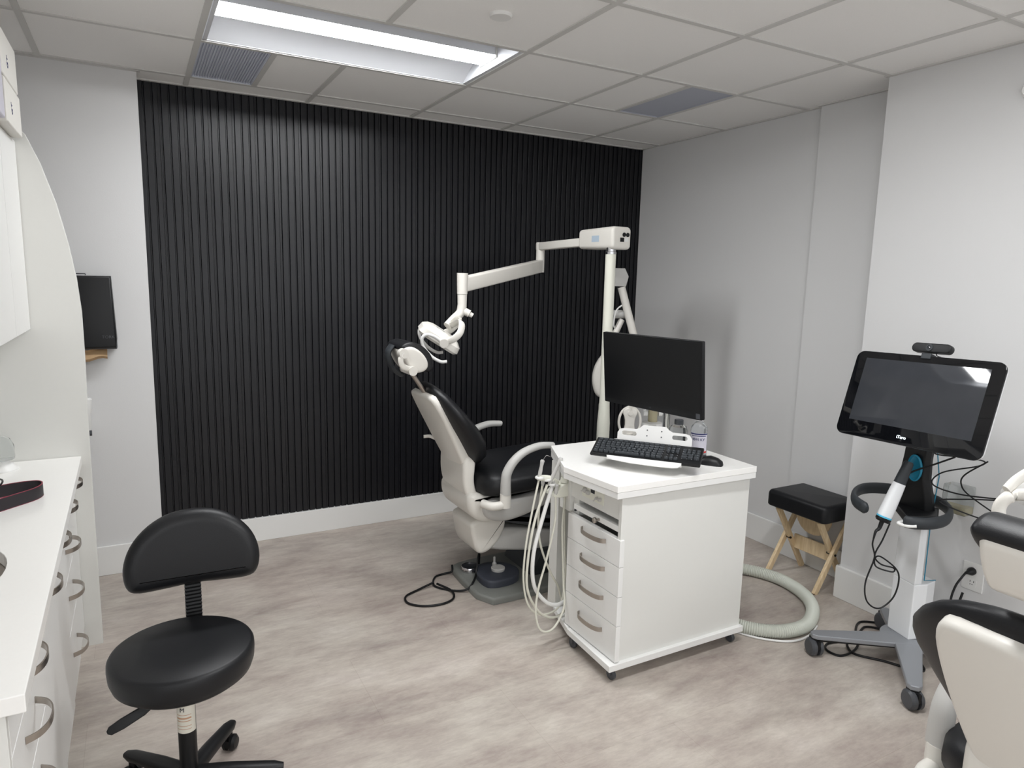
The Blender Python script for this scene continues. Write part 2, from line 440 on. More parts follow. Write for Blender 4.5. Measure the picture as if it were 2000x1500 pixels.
def vent(r, label, m, n, depth):
    x0, x1, y0, y1 = r[0]+hw, r[1]-hw, r[2]+hw, r[3]-hw
    t = thing('ceiling_vent', label, 'ceiling vent', loc=((x0+x1)/2, (y0+y1)/2, H), group='grey ceiling vents')
    bm = BM(); bx(bm, (x0, y0, H+0.012), (x1, y1, H+0.02)); obj('vent_panel', bm, m, t, smooth=False)
    bm = BM()
    for k in range(n):
        xx = x0+(x1-x0)*(k+0.5)/n; bx(bm, (xx-0.0022, y0, H+0.004), (xx+0.0022, y1, H+0.013))
    for a, b in (((x0, y0), (x0+0.006, y1)), ((x1-0.006, y0), (x1, y1)), ((x0, y0), (x1, y0+0.006)), ((x0, y1-0.006), (x1, y1))):
        bx(bm, (*a, H+0.001), (*b, H+0.015))
    obj('vent_grille', bm, m, t, smooth=False)
    return t
vent(VENTS[0], 'pale ribbed grey ceiling vent next to the lit ceiling light', M_vent, 24, 0.01)
vent(VENTS[1], 'dark grey ceiling vent towards the right wall', M_ventd, 60, 0.01)
bm = BM(); lathe(bm, (-2.06, -1.715, H+0.006), (0, 0, -1), [(0.042, 0), (0.042, 0.009), (0.038, 0.013), (0.0, 0.014)])
tag(obj('sprinkler_cover', bm, M_trimw), 'small round white sprinkler cover plate on the ceiling', 'sprinkler cover')
bm = BM(); lathe(bm, (-0.23, -2.60, 2.312), (-1, 0, 0), [(0.03, 0), (0.03, 0.02), (0.022, 0.028), (0.0, 0.029)])
tag(obj('wall_sensor', bm, M_trimw), 'tiny round white sensor high on the near right wall', 'sensor')

# ------------------------------------------------------------------ left side: cabinets, counter, panels
# wing panel with a curved edge
P = [(-4.19, 0.0), (-3.472, 0.0), (-3.468, 0.9), (-3.463, 1.22), (-3.463, 1.39), (-3.472, 1.52), (-3.49, 1.65), (-3.52, 1.80), (-3.56, 1.94), (-3.60, 2.04), (-3.66, 2.10), (-3.75, 2.13), (-4.19, 2.13)]
bm = BM(); puff(bm, P, XZ(0), -0.91, -0.885)
tag(obj('divider_panel', bm, M_lamf, smooth=False, bev=0.0015), 'tall white divider panel with a curved upper edge beyond the counter', 'panel')
UY = [(-1.178, -0.912), (-1.512, -1.182), (-1.852, -1.516), (-2.198, -1.856), (-2.645, -2.202)]
LAB = ['white base cabinet next to the tall curved panel', 'white four-drawer base cabinet, second from the curved panel', 'white base cabinet below the middle of the counter', 'white base cabinet next to the nearest drawer cabinet', 'white drawer cabinet at the near end of the counter']
XF = -3.53
def xe(y): return -3.500+(-0.912-y)*0.0095      # front edge of the counter
def bow(bm, cy, z, L=0.155, x=XF, reach=0.034):
    pts = [(x, cy-L/2, z), (x+reach*0.55, cy-L*0.40, z), (x+reach*0.9, cy-L*0.22, z), (x+reach, cy, z), (x+reach*0.9, cy+L*0.22, z), (x+reach*0.55, cy+L*0.40, z), (x, cy+L/2, z)]
    P = smooth_path(pts, 4); RS = []
    for i, p in enumerate(P):
        t = (P[min(i+1, len(P)-1)]-P[max(i-1, 0)]).normalized(); nn = Vector((t.y, -t.x, 0))
        RS.append([p+nn*a+Vector((0, 0, b)) for a, b in ((0.0015, 0.0075), (-0.0015, 0.0075), (-0.0015, -0.0075), (0.0015, -0.0075))])
    return rings(bm, RS)
for (y0, y1), lab, k in zip(UY, LAB, range(5)):
    XF = xe((y0+y1)/2)-0.034
    t = thing('base_cabinet', lab, 'cabinet', loc=(-3.8, (y0+y1)/2, 0), group='white base cabinets under the counter')
    bm = BM(); bx(bm, (-4.18, y0, 0.09), (-3.585, y1, 0.60)); bx(bm, (-3.585, y0, 0.09), (XF-0.02, y1, 0.778)); bx(bm, (-4.18, y0, 0.60), (-3.95, y1, 0.778)); bx(bm, (-4.18, y0, 0), (XF-0.07, y1, 0.09))
    if k == 4: bx(bm, (-4.18, y0-0.018, 0), (XF, y0, 0.778))
    obj('cabinet_body', bm, M_lamf, t, smooth=False, bev=0.001)
    cy = (y0+y1)/2
    zz = [(0.665, 0.772), (0.51, 0.661), (0.33, 0.506), (0.095, 0.326)] if k in (1, 4) else [(0.095, 0.772)]
    for j, (a, b) in enumerate(zz):
        nm = 'drawer' if k in (1, 4) else 'door'
        d = obj(nm, box((XF-0.019, y0+0.002, a), (XF, y1-0.002, b)), M_lam, t, smooth=False, bev=0.0012)
        bm = BM(); bow(bm, cy, 0.742 if b > 0.7 else (a+b)/2+0.02, x=XF, reach=0.040)
        obj('handle', bm, M_steel, d, ang=60)
bm = BM()
hole = [(-3.76+0.165*math.cos(2*PI*k/40), -2.06+0.23*math.sin(2*PI*k/40)) for k in range(40)]
outer = [(-4.19, -2.70), (xe(-2.70), -2.70), (xe(-0.912), -0.912), (-4.19, -0.912)]
def worktop(bm, z0, z1):
    vo = [[bm.verts.new((a, b, z)) for a, b in outer] for z in (z0, z1)]; vh = [[bm.verts.new((a, b, z)) for a, b in hole] for z in (z0, z1)]
    for s in range(2):
        es = []
        for ring_ in (vo[s], vh[s]):
            for i in range(len(ring_)): es.append(bm.edges.new((ring_[i], ring_[(i+1) % len(ring_)])))
        bmesh.ops.triangle_fill(bm, edges=es, use_beauty=True)
    for A, n in ((vo, 4), (vh, 40)):
        for i in range(n): bm.faces.new((A[0][i], A[0][(i+1) % n], A[1][(i+1) % n], A[1][i]))
worktop(bm, 0.780, 0.815)
tag(obj('countertop', bm, M_count, smooth=False, bev=0.002), 'white quartz countertop with an oval sink cut-out', 'countertop')
bm = BM(); prof = [(1.0, 0.0), (0.97, -0.03), (0.85, -0.1), (0.5, -0.14), (0.05, -0.15)]
rings(bm, [[Vector((-3.76+0.168*s*math.cos(2*PI*k/40), -2.06+0.233*s*math.sin(2*PI*k/40), 0.779+z)) for k in range(40)] for s, z in prof])
obj_sink = tag(obj('sink_bowl', bm, M_steel), 'oval steel sink bowl set under the counter', 'sink')
# items at the left edge of the counter
t = thing('pump_bottle', 'clear glass bottle on a white stand at the back of the counter', 'bottle', loc=(-3.745, -1.02, 0.815))
bm = BM(); lathe(bm, (-3.745, -1.03, 0.815), (0, 0, 1), [(0.055, 0), (0.055, 0.004), (0.03, 0.03), (0.028, 0.04)]); obj('stand', bm, M_trimw, t)
bm = BM(); lathe(bm, (-3.745, -1.03, 0.856), (0, 0, 1), [(0.045, 0), (0.047, 0.01), (0.046, 0.05), (0.036, 0.075), (0.015, 0.085)]); obj('glass_jar', bm, M_clear, t)
t = thing('leather_strap', 'black leather camera strap with dark red edges on the counter', 'strap', loc=(-3.62, -1.45, 0.815))
P = [(-3.92, -1.71, 0.836), (-3.74, -1.62, 0.836), (-3.63, -1.52, 0.836), (-3.588, -1.47, 0.836), (-3.578, -1.42, 0.836), (-3.60, -1.385, 0.836), (-3.66, -1.39, 0.836), (-3.74, -1.43, 0.836), (-3.92, -1.53, 0.836)]
def ribbon(bm, P, h, th, mi=0):
    Q = smooth_path(P, 5); RS = []
    for i, p in enumerate(Q):
        tt = (Q[min(i+1, len(Q)-1)]-Q[max(i-1, 0)]).normalized(); nn = Vector((tt.y, -tt.x, 0))
        RS.append([p+nn*a+Vector((0, 0, b)) for a, b in ((th, h), (-th, h), (-th, -h), (th, -h))])
    return rings(bm, RS, mi=mi)
bm = BM(); ribbon(bm, P, 0.020, 0.0015); obj('strap_band', bm, M_strap, t)
bm = BM(); ribbon(bm, [(a, b, c+0.0198) for a, b, c in P], 0.0008, 0.0018); ribbon(bm, [(a, b, c-0.0198) for a, b, c in P], 0.0008, 0.0018); obj('strap_edging', bm, M_strapr, t)
bm = BM(); cyl(bm, (-3.722, -1.607, 0.836), (-3.714, -1.618, 0.836), 0.010); obj('rivet', bm, M_chrome, t)
bm = BM(); tube(bm, [(-3.80, -1.30, 0.825), (-3.72, -1.30, 0.85), (-3.69, -1.38, 0.86), (-3.71, -1.45, 0.845)], 0.003); obj('cord', bm, M_blk, t)
# upper cabinets
for (y0, y1), lab in zip([(-1.26, -0.912), (-1.95, -1.264), (-2.65, -1.954)], ['white wall cabinet beside the curved panel', 'white wall cabinet over the middle of the counter', 'white wall cabinet at the near end']):
    t = thing('wall_cabinet', lab, 'cabinet', loc=(-3.9, (y0+y1)/2, 1.33), group='white wall cabinets')
    obj('cabinet_body', box((-4.19, y0, 1.335), (-3.652, y1, 2.01)), M_lamf, t, smooth=False, bev=0.001)
    obj('door', box((-3.65, y0+0.002, 1.325), (-3.632, y1-0.002, 2.01)), M_lam, t, smooth=False, bev=0.0015)
# cartons on the wall cabinets
for (y0, y1, z0, z1), lab, mm in [((-1.32, -0.985, 2.012, 2.15), 'lower white carton standing on the wall cabinet', M_box), ((-1.34, -1.01, 2.152, 2.30), 'upper white carton stacked on the wall cabinet', M_box),
                              ((-1.68, -1.36, 2.012, 2.26), 'white bag of supplies behind the stacked cartons', M_purple)]:
    t = thing('carton', lab, 'carton', loc=(-3.75, (y0+y1)/2, z0), group='cartons on the wall cabinets')
    obj('carton_body', box((-3.93, y0, z0), (-3.60, y1, z1)), mm, t, smooth=False, bev=0.006, bseg=3)
    if mm is M_box:
        text('GT', 0.03, M_inkb, t, MF((-3.5995, y0+0.12, z0+0.06), (0, 0, 1), (0, -1, 0)))
        text('GT', 0.03, M_inkb, t, MF((-3.65, y1+0.0005, z0+0.04), (-1, 0, 0), (0, 0, 1)))
# towel dispenser on the white wall
t = thing('towel_dispenser', 'black paper towel dispenser mounted on the white wall', 'towel dispenser', loc=(-3.5, -0.155, 1.19))
bm = BM(); puff(bm, [(-3.66, 1.18), (-3.37, 1.18), (-3.365, 1.22), (-3.375, 1.525), (-3.655, 1.525)], XZ(0), -0.157, -0.262, 0.0, r1=0.012); obj('cover', bm, M_blk, t)
bm = BM(); bx(bm, (-3.66, -0.25, 1.176), (-3.366, -0.158, 1.205)); obj('bottom_tray', bm, M_casterg, t, smooth=False, bev=0.003)
text('TORK', 0.02, M_casterg, t, MF((-3.40, -0.2632, 1.235), (1, 0, 0), (0, 0, 1)))
bm = BM(); tube(bm, [(-3.52, -0.20, 1.527), (-3.52, -0.20, 1.534), (-3.48, -0.20, 1.534), (-3.48, -0.20, 1.527)], 0.003, sm=1); obj('lock_catch', bm, M_casterg, t)
bm = BM(); n = 14
RS = [[Vector((xx, -0.232+0.012*math.sin(i*1.7)+0.006*math.sin(xx*40), z)) for xx in [(-3.60+0.19*k/10) for k in range(11)]] for i, z in enumerate((1.178, 1.165, 1.15, 1.135, 1.122))]
VS = [[bm.verts.new(p+Vector((0, 0, 0.008*math.sin(q*0.9)))) for q, p in enumerate(r)] for r in RS]
for i in range(4):
    for k in range(10): bm.faces.new((VS[i][k], VS[i][k+1], VS[i+1][k+1], VS[i+1][k]))
bmesh.ops.solidify(bm, geom=bm.faces[:], thickness=0.002)
obj('paper_towel', bm, M_paper, t)
# faucet-side pieces beyond the divider
t = thing('soap_dispenser', 'white soap dispenser with a grey nozzle just beyond the curved panel', 'soap dispenser', loc=(-3.50, -0.4, 0.79))
bm = BM(); lathe(bm, (-3.508, -0.4, 0.84), (0, 0, 1), [(0.008, 0), (0.014, 0.03), (0.028, 0.07), (0.03, 0.12), (0.022, 0.128)]); obj('bottle_body', bm, M_trimw, t)
bm = BM(); cyl(bm, (-3.52, -0.4, 0.80), (-3.487, -0.4, 0.80), 0.013); obj('nozzle', bm, M_casterg, t)
obj('bracket', box((-3.56, -0.42, 0.78), (-3.50, -0.165, 0.86)), M_lamf, t, smooth=False)

# ------------------------------------------------------------------ black stool
SX, SY = -3.21, -2.045
t = thing('rolling_stool', 'black rolling stool with a half-moon backrest and round seat', 'stool', loc=(SX, SY, 0))
bm = BM(); lathe(bm, (SX, SY, 0.415), (0, 0, 1), [(0.0, -0.006), (0.14, -0.006), (0.165, 0.0), (0.182, 0.014), (0.189, 0.035), (0.191, 0.06), (0.190, 0.076), (0.186, 0.083), (0.178, 0.087), (0.1, 0.091), (0.0, 0.092)], seg=72)
seat = obj('seat', bm, M_vinyl, t, ang=60)
# half-moon back pad
P = [(-0.195, 0.03), (-0.17, 0.0), (-0.08, -0.004), (0, 0.0), (0.08, -0.004), (0.17, 0.0), (0.195, 0.03), (0.20, 0.09), (0.175, 0.155), (0.12, 0.205), (0.05, 0.232), (-0.05, 0.232), (-0.12, 0.205), (-0.175, 0.155), (-0.20, 0.09)]
bm = BM(); fr0 = frame((-3.163, -1.835, 0.598), (1, -0.03, 0.0), (0.02, 0.10, 1))
fr = lambda a, b, c: fr0(a, b, c)+Vector((0, -0.9*a*a, 0))
puff(bm, [(a*0.965, b) for a, b in P], fr, -0.03, 0.04, 0.03, steps=8, smooth=2, r1=0.04); obj('backrest', bm, M_vinyl, t, ang=80)
bm = BM(); n = 26
zz = [0.36+0.30*k/n for k in range(n+1)]
RS = []
for k, z in enumerate(zz):
    for dz, w_ in ((0, 0.021), (0.006, 0.024)):
        RS.append([Vector((-3.166+a*w_/0.021, -1.83-0.02*(0.6-z)+b*w_/0.021, z+dz)) for a, b in ((-0.021, -0.008), (0.021, -0.008), (0.021, 0.008), (-0.021, 0.008))])
rings(bm, RS); obj('back_post', bm, M_blk, t, smooth=False)
bm = BM(); tube(bm, [(SX, SY, 0.40), (SX+0.01, SY+0.1, 0.39), (-3.166, -1.84, 0.375)], 0.012, flat=2.0); obj('seat_frame', bm, M_blk, t)
bm = BM(); cyl(bm, (SX, SY, 0.09), (SX, SY, 0.36), 0.0245); cyl(bm, (SX, SY, 0.36), (SX, SY, 0.415), 0.03); obj('gas_column', bm, M_blk, t)
bm = BM(); th0 = math.atan2(-4.07-SY, -3.275-SX)
RS = []
for z in (0.245, 0.335):
    RS.append([Vector((SX+0.0252*math.cos(th0+a), SY+0.0252*math.sin(th0+a), z)) for a in [-1.45+2.6*k/16 for k in range(17)]])
VS = [[bm.verts.new(p) for p in r] for r in RS]
for k in range(16): bm.faces.new((VS[0][k], VS[0][k+1], VS[1][k+1], VS[1][k]))
lb = obj('sticker', bm, M_label, t, label='pale sticker')
text('M', 0.018, M_ink, t, MF((SX+0.0256*math.cos(th0-0.45), SY+0.0256*math.sin(th0-0.45), 0.318), (math.cos(th0-0.45+PI/2), math.sin(th0-0.45+PI/2), 0), (0, 0, 1)))
bm = BM()
for z, h in ((0.302, 0.0008), (0.292, 0.0025), (0.283, 0.0012), (0.268, 0.0008), (0.258, 0.0008)):
    VS = [[bm.verts.new((SX+0.0254*math.cos(th0+a), SY+0.0254*math.sin(th0+a), q)) for a in [-1.2+1.7*k/12 for k in range(13)]] for q in (z-h, z+h)]
    for k in range(12): bm.faces.new((VS[0][k], VS[0][k+1], VS[1][k+1], VS[1][k]))
obj('sticker_print', bm, M_inko, t)
bm = BM(); puff(bm, [(-0.01, -0.012), (0.10, -0.016), (0.115, 0.0), (0.10, 0.014), (-0.01, 0.012)], frame((-3.30, -2.10, 0.375), (-0.93, -0.1, -0.35), (-0.3, 0.35, 0.85)), -0.006, 0.006, 0.003, smooth=1); obj('height_lever', bm, M_blk, t)
for k in range(5):
    a = math.radians(57+72*k); d = Vector((math.cos(a), math.sin(a), 0)); p = Vector((-d.y, d.x, 0)); c = Vector((SX, SY, 0))
    bm = BM()
    secs = [(c+d*0.02+Vector((0, 0, 0.098)), 0.026, 0.02), (c+d*0.12+Vector((0, 0, 0.094)), 0.024, 0.018), (c+d*0.235+Vector((0, 0, 0.084)), 0.02, 0.014), (c+d*0.262+Vector((0, 0, 0.082)), 0.012, 0.009)]
    loft(bm, secs, p, Vector((0, 0, 1)), seg=20); lg = obj('leg', bm, M_blk, t)
    bm = BM(); cc = c+d*0.24
    for s in (-1, 1):
        o_ = cc+p*(0.006*s)+Vector((0, 0, 0.026)); lathe(bm, o_, p*s, [(0.0, 0), (0.026, 0), (0.026, 0.008), (0.018, 0.016), (0.0, 0.018)], seg=20)
    cyl(bm, cc+Vector((0, 0, 0.03)), cc+Vector((0, 0, 0.075)), 0.009, seg=12)
    obj('castor', bm, M_blk, lg)

# ------------------------------------------------------------------ dental chair (two of them)
def dental_chair(name_label, ax, ox, dz, group, full=True):
    # coordinates follow the chair's own layout: ox shifts along x, ax is the y of its middle line, dz the height of the seat
    def S(x, y, z): return Vector((x+ox, ax+y, z+dz))
    t = thing('dental_chair', name_label, 'dental chair', loc=(-1.75+ox, ax, 0), group=group)
    u = Vector((-0.455, 0, 0.89)).normalized(); nrm = Vector((0.89, 0, 0.455)).normalized(); V = Vector((0, 1, 0))
    b0 = S(-1.885, 0, 0.64)
    # backrest cushion: wide padded loft in front of the shell
    secs = []
    for s, hw_, th, off in [(-0.015, 0.06, 0.02, 0.045), (0.0, 0.12, 0.048, 0.05), (0.03, 0.17, 0.062, 0.056), (0.10, 0.215, 0.068, 0.060), (0.18, 0.238, 0.064, 0.052), (0.25, 0.25, 0.056, 0.040), (0.29, 0.249, 0.051, 0.034), (0.33, 0.238, 0.046, 0.028), (0.37, 0.212, 0.041, 0.022), (0.405, 0.176, 0.035, 0.018), (0.432, 0.135, 0.028, 0.014), (0.45, 0.09, 0.019, 0.012), (0.46, 0.045, 0.010, 0.01)]:
        secs.append((b0+u*s+nrm*off, hw_, th))
    bm = BM(); loft(bm, secs, V, nrm, seg=44, e=2.4); back = obj('backrest_cushion', bm, M_vinyl, t, ang=70)
    # rear shell
    P = [(-0.095, 0.0), (0.095, 0.0), (0.135, 0.03), (0.158, 0.16), (0.168, 0.30), (0.16, 0.39), (0.12, 0.43), (-0.12, 0.43), (-0.16, 0.39), (-0.168, 0.30), (-0.158, 0.16), (-0.135, 0.03)]
    bm = BM(); f0 = frame(b0-nrm*0.018, V, u)
    fr = lambda a, b, c: f0(a, b, c)-nrm*(0.012*(1-(a/0.17)**2))
    puff(bm, P, fr, 0.045, -0.012, 0.0, r1=0.016, steps=5, smooth=2); sh = obj('backrest_shell', bm, M_chair, t, ang=60)
    bm = BM()
    for s in (-1, 1): lathe(bm, b0+u*0.385+V*(0.10*s)-nrm*0.026, -nrm, [(0.0085, 0), (0.0085, 0.006), (0.005, 0.008), (0, 0.008)], seg=18)
    obj('screw', bm, M_chrome, sh, label='chrome screw')
    # little grip on the shell's far side
    if full: bm = BM(); tube(bm, [b0+u*0.10+V*0.15-nrm*0.01, b0+u*0.125+V*0.2-nrm*0.03, b0+u*0.14+V*0.21-nrm*0.06], 0.009)
    if full: obj('side_grip', bm, M_chair, sh)
    # headrest: rod, hinge, pad and cup
    h0 = b0+u*0.40-nrm*0.01
    S0 = S
    if not full: S = lambda x, y, z: S0(x*1.0+0.03, y-0.05, z-0.01)
    bm = BM(); tube(bm, [h0+V*(-0.03), S(-2.165, -0.03, 1.118)], 0.011, sm=1, flat=1.7); obj('headrest_rod', bm, M_steel, t, label='steel headrest rod')
    AXC = lambda a, b, c: S(a, c, b)
    cupP = [(-2.231, 1.229), (-2.189, 1.246), (-2.14, 1.221), (-2.104, 1.177), (-2.100, 1.139), (-2.13, 1.117), (-2.175, 1.118), (-2.205, 1.155), (-2.224, 1.198)]
    bm = BM(); puff(bm, cupP, AXC, -0.108, 0.10, 0.016, steps=5, smooth=2); obj('headrest_cup', bm, M_chair, t, ang=70)
    padP = [(-2.236, 1.226), (-2.222, 1.252), (-2.175, 1.264), (-2.115, 1.236), (-2.076, 1.190), (-2.070, 1.14), (-2.088, 1.112), (-2.13, 1.13), (-2.18, 1.18)]
    bm = BM(); puff(bm, padP, AXC, -0.098, 0.115, 0.016, steps=5, smooth=2); obj('headrest_pad', bm, M_vinyl, t, ang=70)
    for s in (-1,):
        bm = BM(); tube(bm, [S(-2.229, 0.118*s, 1.212), S(-2.243, 0.122*s, 1.185), S(-2.232, 0.12*s, 1.155), S(-2.189, 0.112*s, 1.136)], 0.013, flat=0.6, up=(0.5, 0, 0.86))
        cyl(bm, S(-2.229, 0.095*s, 1.212), S(-2.229, 0.13*s, 1.212), 0.022); cyl(bm, S(-2.185, 0.0, 1.13), S(-2.185, 0.128*s, 1.13), 0.021)
        obj('headrest_hinge', bm, M_chair, t)
    if full: bm = BM(); tube(bm, [S(-2.235, 0.02, 1.238), S(-2.255, 0.02, 1.205), S(-2.25, 0.02, 1.16), S(-2.225, 0.02, 1.12), S(-2.19, 0.02, 1.095)], 0.012, flat=2.8, up=(0.7, 0, 0.7))
    if full: obj('headrest_back_cover', bm, M_blk2, t, label='dark grey back cover')
    S = S0
    # link between back and seat
    P = [(-1.935, 0.71), (-1.868, 0.71), (-1.872, 0.64), (-1.878, 0.585), (-1.865, 0.52), (-1.82, 0.46), (-1.855, 0.43), (-1.90, 0.47), (-1.928, 0.53), (-1.94, 0.60)]
    bm = BM(); puff(bm, [(a, b) for a, b in P], lambda a, b, c: S(a, c, b), -0.15, 0.15, 0.02, smooth=2); obj('back_link', bm, M_chair, t, ang=60)
    # seat cushion and leg rest cushion
    bm = BM(); secs = []
    for x, zc, hw_, th in [(-1.875, 0.548, 0.10, 0.03), (-1.865, 0.55, 0.18, 0.05), (-1.84, 0.553, 0.235, 0.066), (-1.78, 0.553, 0.262, 0.074), (-1.62, 0.56, 0.268, 0.074), (-1.45, 0.572, 0.262, 0.074), (-1.30, 0.585, 0.25, 0.07), (-1.18, 0.575, 0.235, 0.065), (-1.0, 0.545, 0.215, 0.06), (-0.8, 0.50, 0.20, 0.052), (-0.66, 0.46, 0.17, 0.045), (-0.6, 0.445, 0.10, 0.02)]:
        secs.append((S(x, 0, zc+0.012), hw_, th))
    loft(bm, secs, V, (0, 0, 1), seg=40, e=2.8); obj('seat_cushion', bm, M_vinyl, t, ang=70)
    # upper hull under the seat
    P = [(-1.925, 0.51), (-1.905, 0.53), (-1.86, 0.525), (-1.75, 0.505), (-1.55, 0.515), (-1.40, 0.54), (-1.45, 0.48), (-1.60, 0.405), (-1.72, 0.372), (-1.83, 0.368), (-1.895, 0.40), (-1.922, 0.455)]
    bm = BM(); puff(bm, P, lambda a, b, c: S(a, c, b), -0.185, 0.185, 0.035, steps=6, smooth=2); obj('seat_housing', bm, M_chair, t, ang=60)
    P = [(-1.85, 0.48), (-1.80, 0.50), (-1.68, 0.49), (-1.55, 0.505), (-1.38, 0.545), (-1.30, 0.56), (-1.38, 0.50), (-1.50, 0.43), (-1.62, 0.39), (-1.74, 0.372), (-1.82, 0.39), (-1.855, 0.43)]
    bm = BM(); puff(bm, P, lambda a, b, c: S(a, c, b), -0.225, 0.225, 0.03, steps=5, smooth=2); obj('side_cover', bm, M_chairg, t, ang=60)
    # knuckle and lift arm
    P = [(-1.885, 0.372), (-1.70, 0.372), (-1.68, 0.34), (-1.705, 0.26), (-1.77, 0.195), (-1.83, 0.183), (-1.858, 0.22), (-1.875, 0.30)]
    bm = BM(); puff(bm, P, lambda a, b, c: S(a, c, b), -0.125, 0.125, 0.022, steps=5, smooth=2); obj('lift_knuckle', bm, M_chair, t, ang=60)
    def lift(a, b, c): return Vector((a+ox, ax+c, b+dz*max(0, (b-0.1)/0.4)))
    P = [(-1.86, 0.30), (-1.70, 0.31), (-1.3, 0.225), (-0.95, 0.15), (-0.90, 0.10), (-0.95, 0.06), (-1.2, 0.085), (-1.55, 0.155), (-1.80, 0.20)]
    bm = BM(); puff(bm, P, lift, -0.115, 0.115, 0.02, smooth=2); obj('lift_arm', bm, M_chairg, t, ang=50)
    P = [(-1.80, 0.375), (-1.60, 0.37), (-1.25, 0.31), (-1.0, 0.22), (-1.3, 0.24), (-1.6, 0.30)]
    bm = BM(); puff(bm, P, lift, -0.12, 0.12, 0.02, smooth=2); obj('lift_cover', bm, M_casterg, t, label='dark grey flexible cover', ang=50)
    # armrests
    for s in (-1, 1):
        bm = BM(); y = 0.275*s
        tube(bm, [S(-1.775, y, 0.54), S(-1.775, y, 0.60), S(-1.768, y, 0.645), S(-1.735, y, 0.695), S(-1.68, y, 0.735), S(-1.60, y, 0.757), S(-1.53, y, 0.755), S(-1.515, y, 0.752)],
             lambda q: 0.0235-0.007*max(0, q-0.35)-0.010*(1 if q > 0.995 else 0), seg=20, flat=1.15, up=(0.3, 0, -0.01)) if False else tube(bm, [S(-1.775, y, 0.54), S(-1.775, y, 0.60), S(-1.768, y, 0.645), S(-1.735, y, 0.695), S(-1.68, y, 0.735), S(-1.60, y, 0.757), S(-1.53, y, 0.755), S(-1.515, y, 0.752)],
             lambda q: (0.0245-0.010*q) if q < 0.985 else 0.008, seg=20, flat=1.25, up=(0.7, 0, -0.7))
        ar = obj('armrest', bm, M_chairg, t, ang=60)
        bm = BM(); cyl(bm, S(-1.775, y, 0.475), S(-1.775, y, 0.542), 0.0265); tube(bm, [S(-1.785, y, 0.487), S(-1.84, y*0.97, 0.485), S(-1.87, y*0.8, 0.49)], 0.021)
        obj('armrest_socket', bm, M_chair, ar)
    # base plate
    bp = [(-1.89, -0.30), (-1.70, -0.305), (-1.45, -0.29), (-0.95, -0.24), (-0.85, -0.1), (-0.85, 0.15), (-1.0, 0.2), (-1.72, 0.19), (-1.86, 0.165), (-1.885, 0.07)]
    bm = BM(); puff(bm, [(a+ox, b+ax) for a, b in bp], XY(0), 0.001, 0.034, 0.0, r1=0.014, steps=4, smooth=1); obj('base_plate', bm, M_rub, t, ang=50)
    bm = BM(); puff(bm, [(-1.55+ox, 0.03), (-0.95+ox, 0.03), (-0.95+ox, 0.13), (-1.15+ox, 0.16), (-1.50+ox, 0.16)], XZ(ax), -0.16, 0.14, 0.01); obj('base_column', bm, M_blk2, t)
    return t
dental_chair('white dental chair with black upholstery in front of the black wall', -1.03, 0.0, 0.0, 'dental chairs')
dental_chair('white dental chair cut off by the lower right frame, seen from behind', -3.535, 0.145, -0.07, 'dental chairs', full=False)

# foot control on the chair's base plate
t = thing('foot_pedal', 'slate grey foot control pedal resting on the chair base plate', 'foot pedal', loc=(-1.72, -1.13, 0.034))
bm = BM(); P = [(-1.83, -1.20), (-1.79, -1.24), (-1.66, -1.235), (-1.60, -1.16), (-1.60, -1.10), (-1.64, -1.02), (-1.75, -0.99), (-1.82, -1.06)]
puff(bm, P, XY(0), 0.035, 0.072, 0, r1=0.012, smooth=2); obj('pedal_body', bm, M_pedal, t, ang=50)
bm = BM(); lathe(bm, (-1.712, -1.125, 0.073), (0, 0, 1), [(0.034, 0), (0.036, 0.008), (0.036, 0.014), (0.032, 0.017), (0.0, 0.017)])
for a in range(5): lathe(bm, (-1.712+0.02*math.cos(a*1.257), -1.125+0.02*math.sin(a*1.257), 0.089), (0, 0, 1), [(0.005, 0), (0.005, 0.0025), (0, 0.0025)], seg=10)
obj('pedal_disc', bm, M_chairg, t, label='light grey round disc')
bm = BM(); lathe(bm, (-1.70, -1.06, 0.07), (0, 0, 1), [(0.012, 0), (0.012, 0.012), (0.006, 0.02), (0.006, 0.045), (0.004, 0.05), (0, 0.05)], seg=16); obj('lever_post', bm, M_chairg, t)
t = thing('foot_switch', 'round chrome-rimmed floor switch next to the foot pedal', 'foot switch', loc=(-1.80, -1.0, 0.034))
bm = BM(); lathe(bm, (-1.805, -0.985, 0.034), (0, 0, 1), [(0.046, 0), (0.046, 0.022), (0.044, 0.026), (0.040, 0.026), (0.040, 0.020)]); obj('rim', bm, M_chrome, t)
bm = BM(); lathe(bm, (-1.805, -0.985, 0.034), (0, 0, 1), [(0.0395, 0), (0.0395, 0.021), (0.0, 0.0215)]); obj('switch_top', bm, M_blk2, t)
bm = BM(); tube(bm, [(-1.765, -1.01, 0.072), (-1.768, -1.02, 0.13), (-1.79, -1.05, 0.128), (-1.82, -1.09, 0.06), (-1.86, -1.14, 0.042), (-1.905, -1.15, 0.015), (-1.97, -1.10, 0.006), (-2.02, -1.02, 0.006), (-1.98, -0.93, 0.006), (-1.92, -0.91, 0.006), (-1.885, -0.93, 0.02), (-1.87, -0.90, 0.04)], 0.0055, seg=10, sm=8)
tag(obj('pedal_cable', bm, M_blk), 'black cable arching from the foot pedal over the plate edge', 'cable')
bm = BM(); tube(bm, [(-2.02, -1.008, 0.018), (-2.11, -1.03, 0.007), (-2.19, -1.07, 0.006), (-2.205, -1.14, 0.006), (-2.15, -1.20, 0.006), (-2.06, -1.22, 0.006), (-1.99, -1.19, 0.006), (-1.97, -1.12, 0.012), (-2.01, -1.03, 0.019)], 0.0055, seg=10, sm=8)
tag(obj('coiled_cable', bm, M_blk), 'black cable lying in an oval loop on the floor', 'cable')

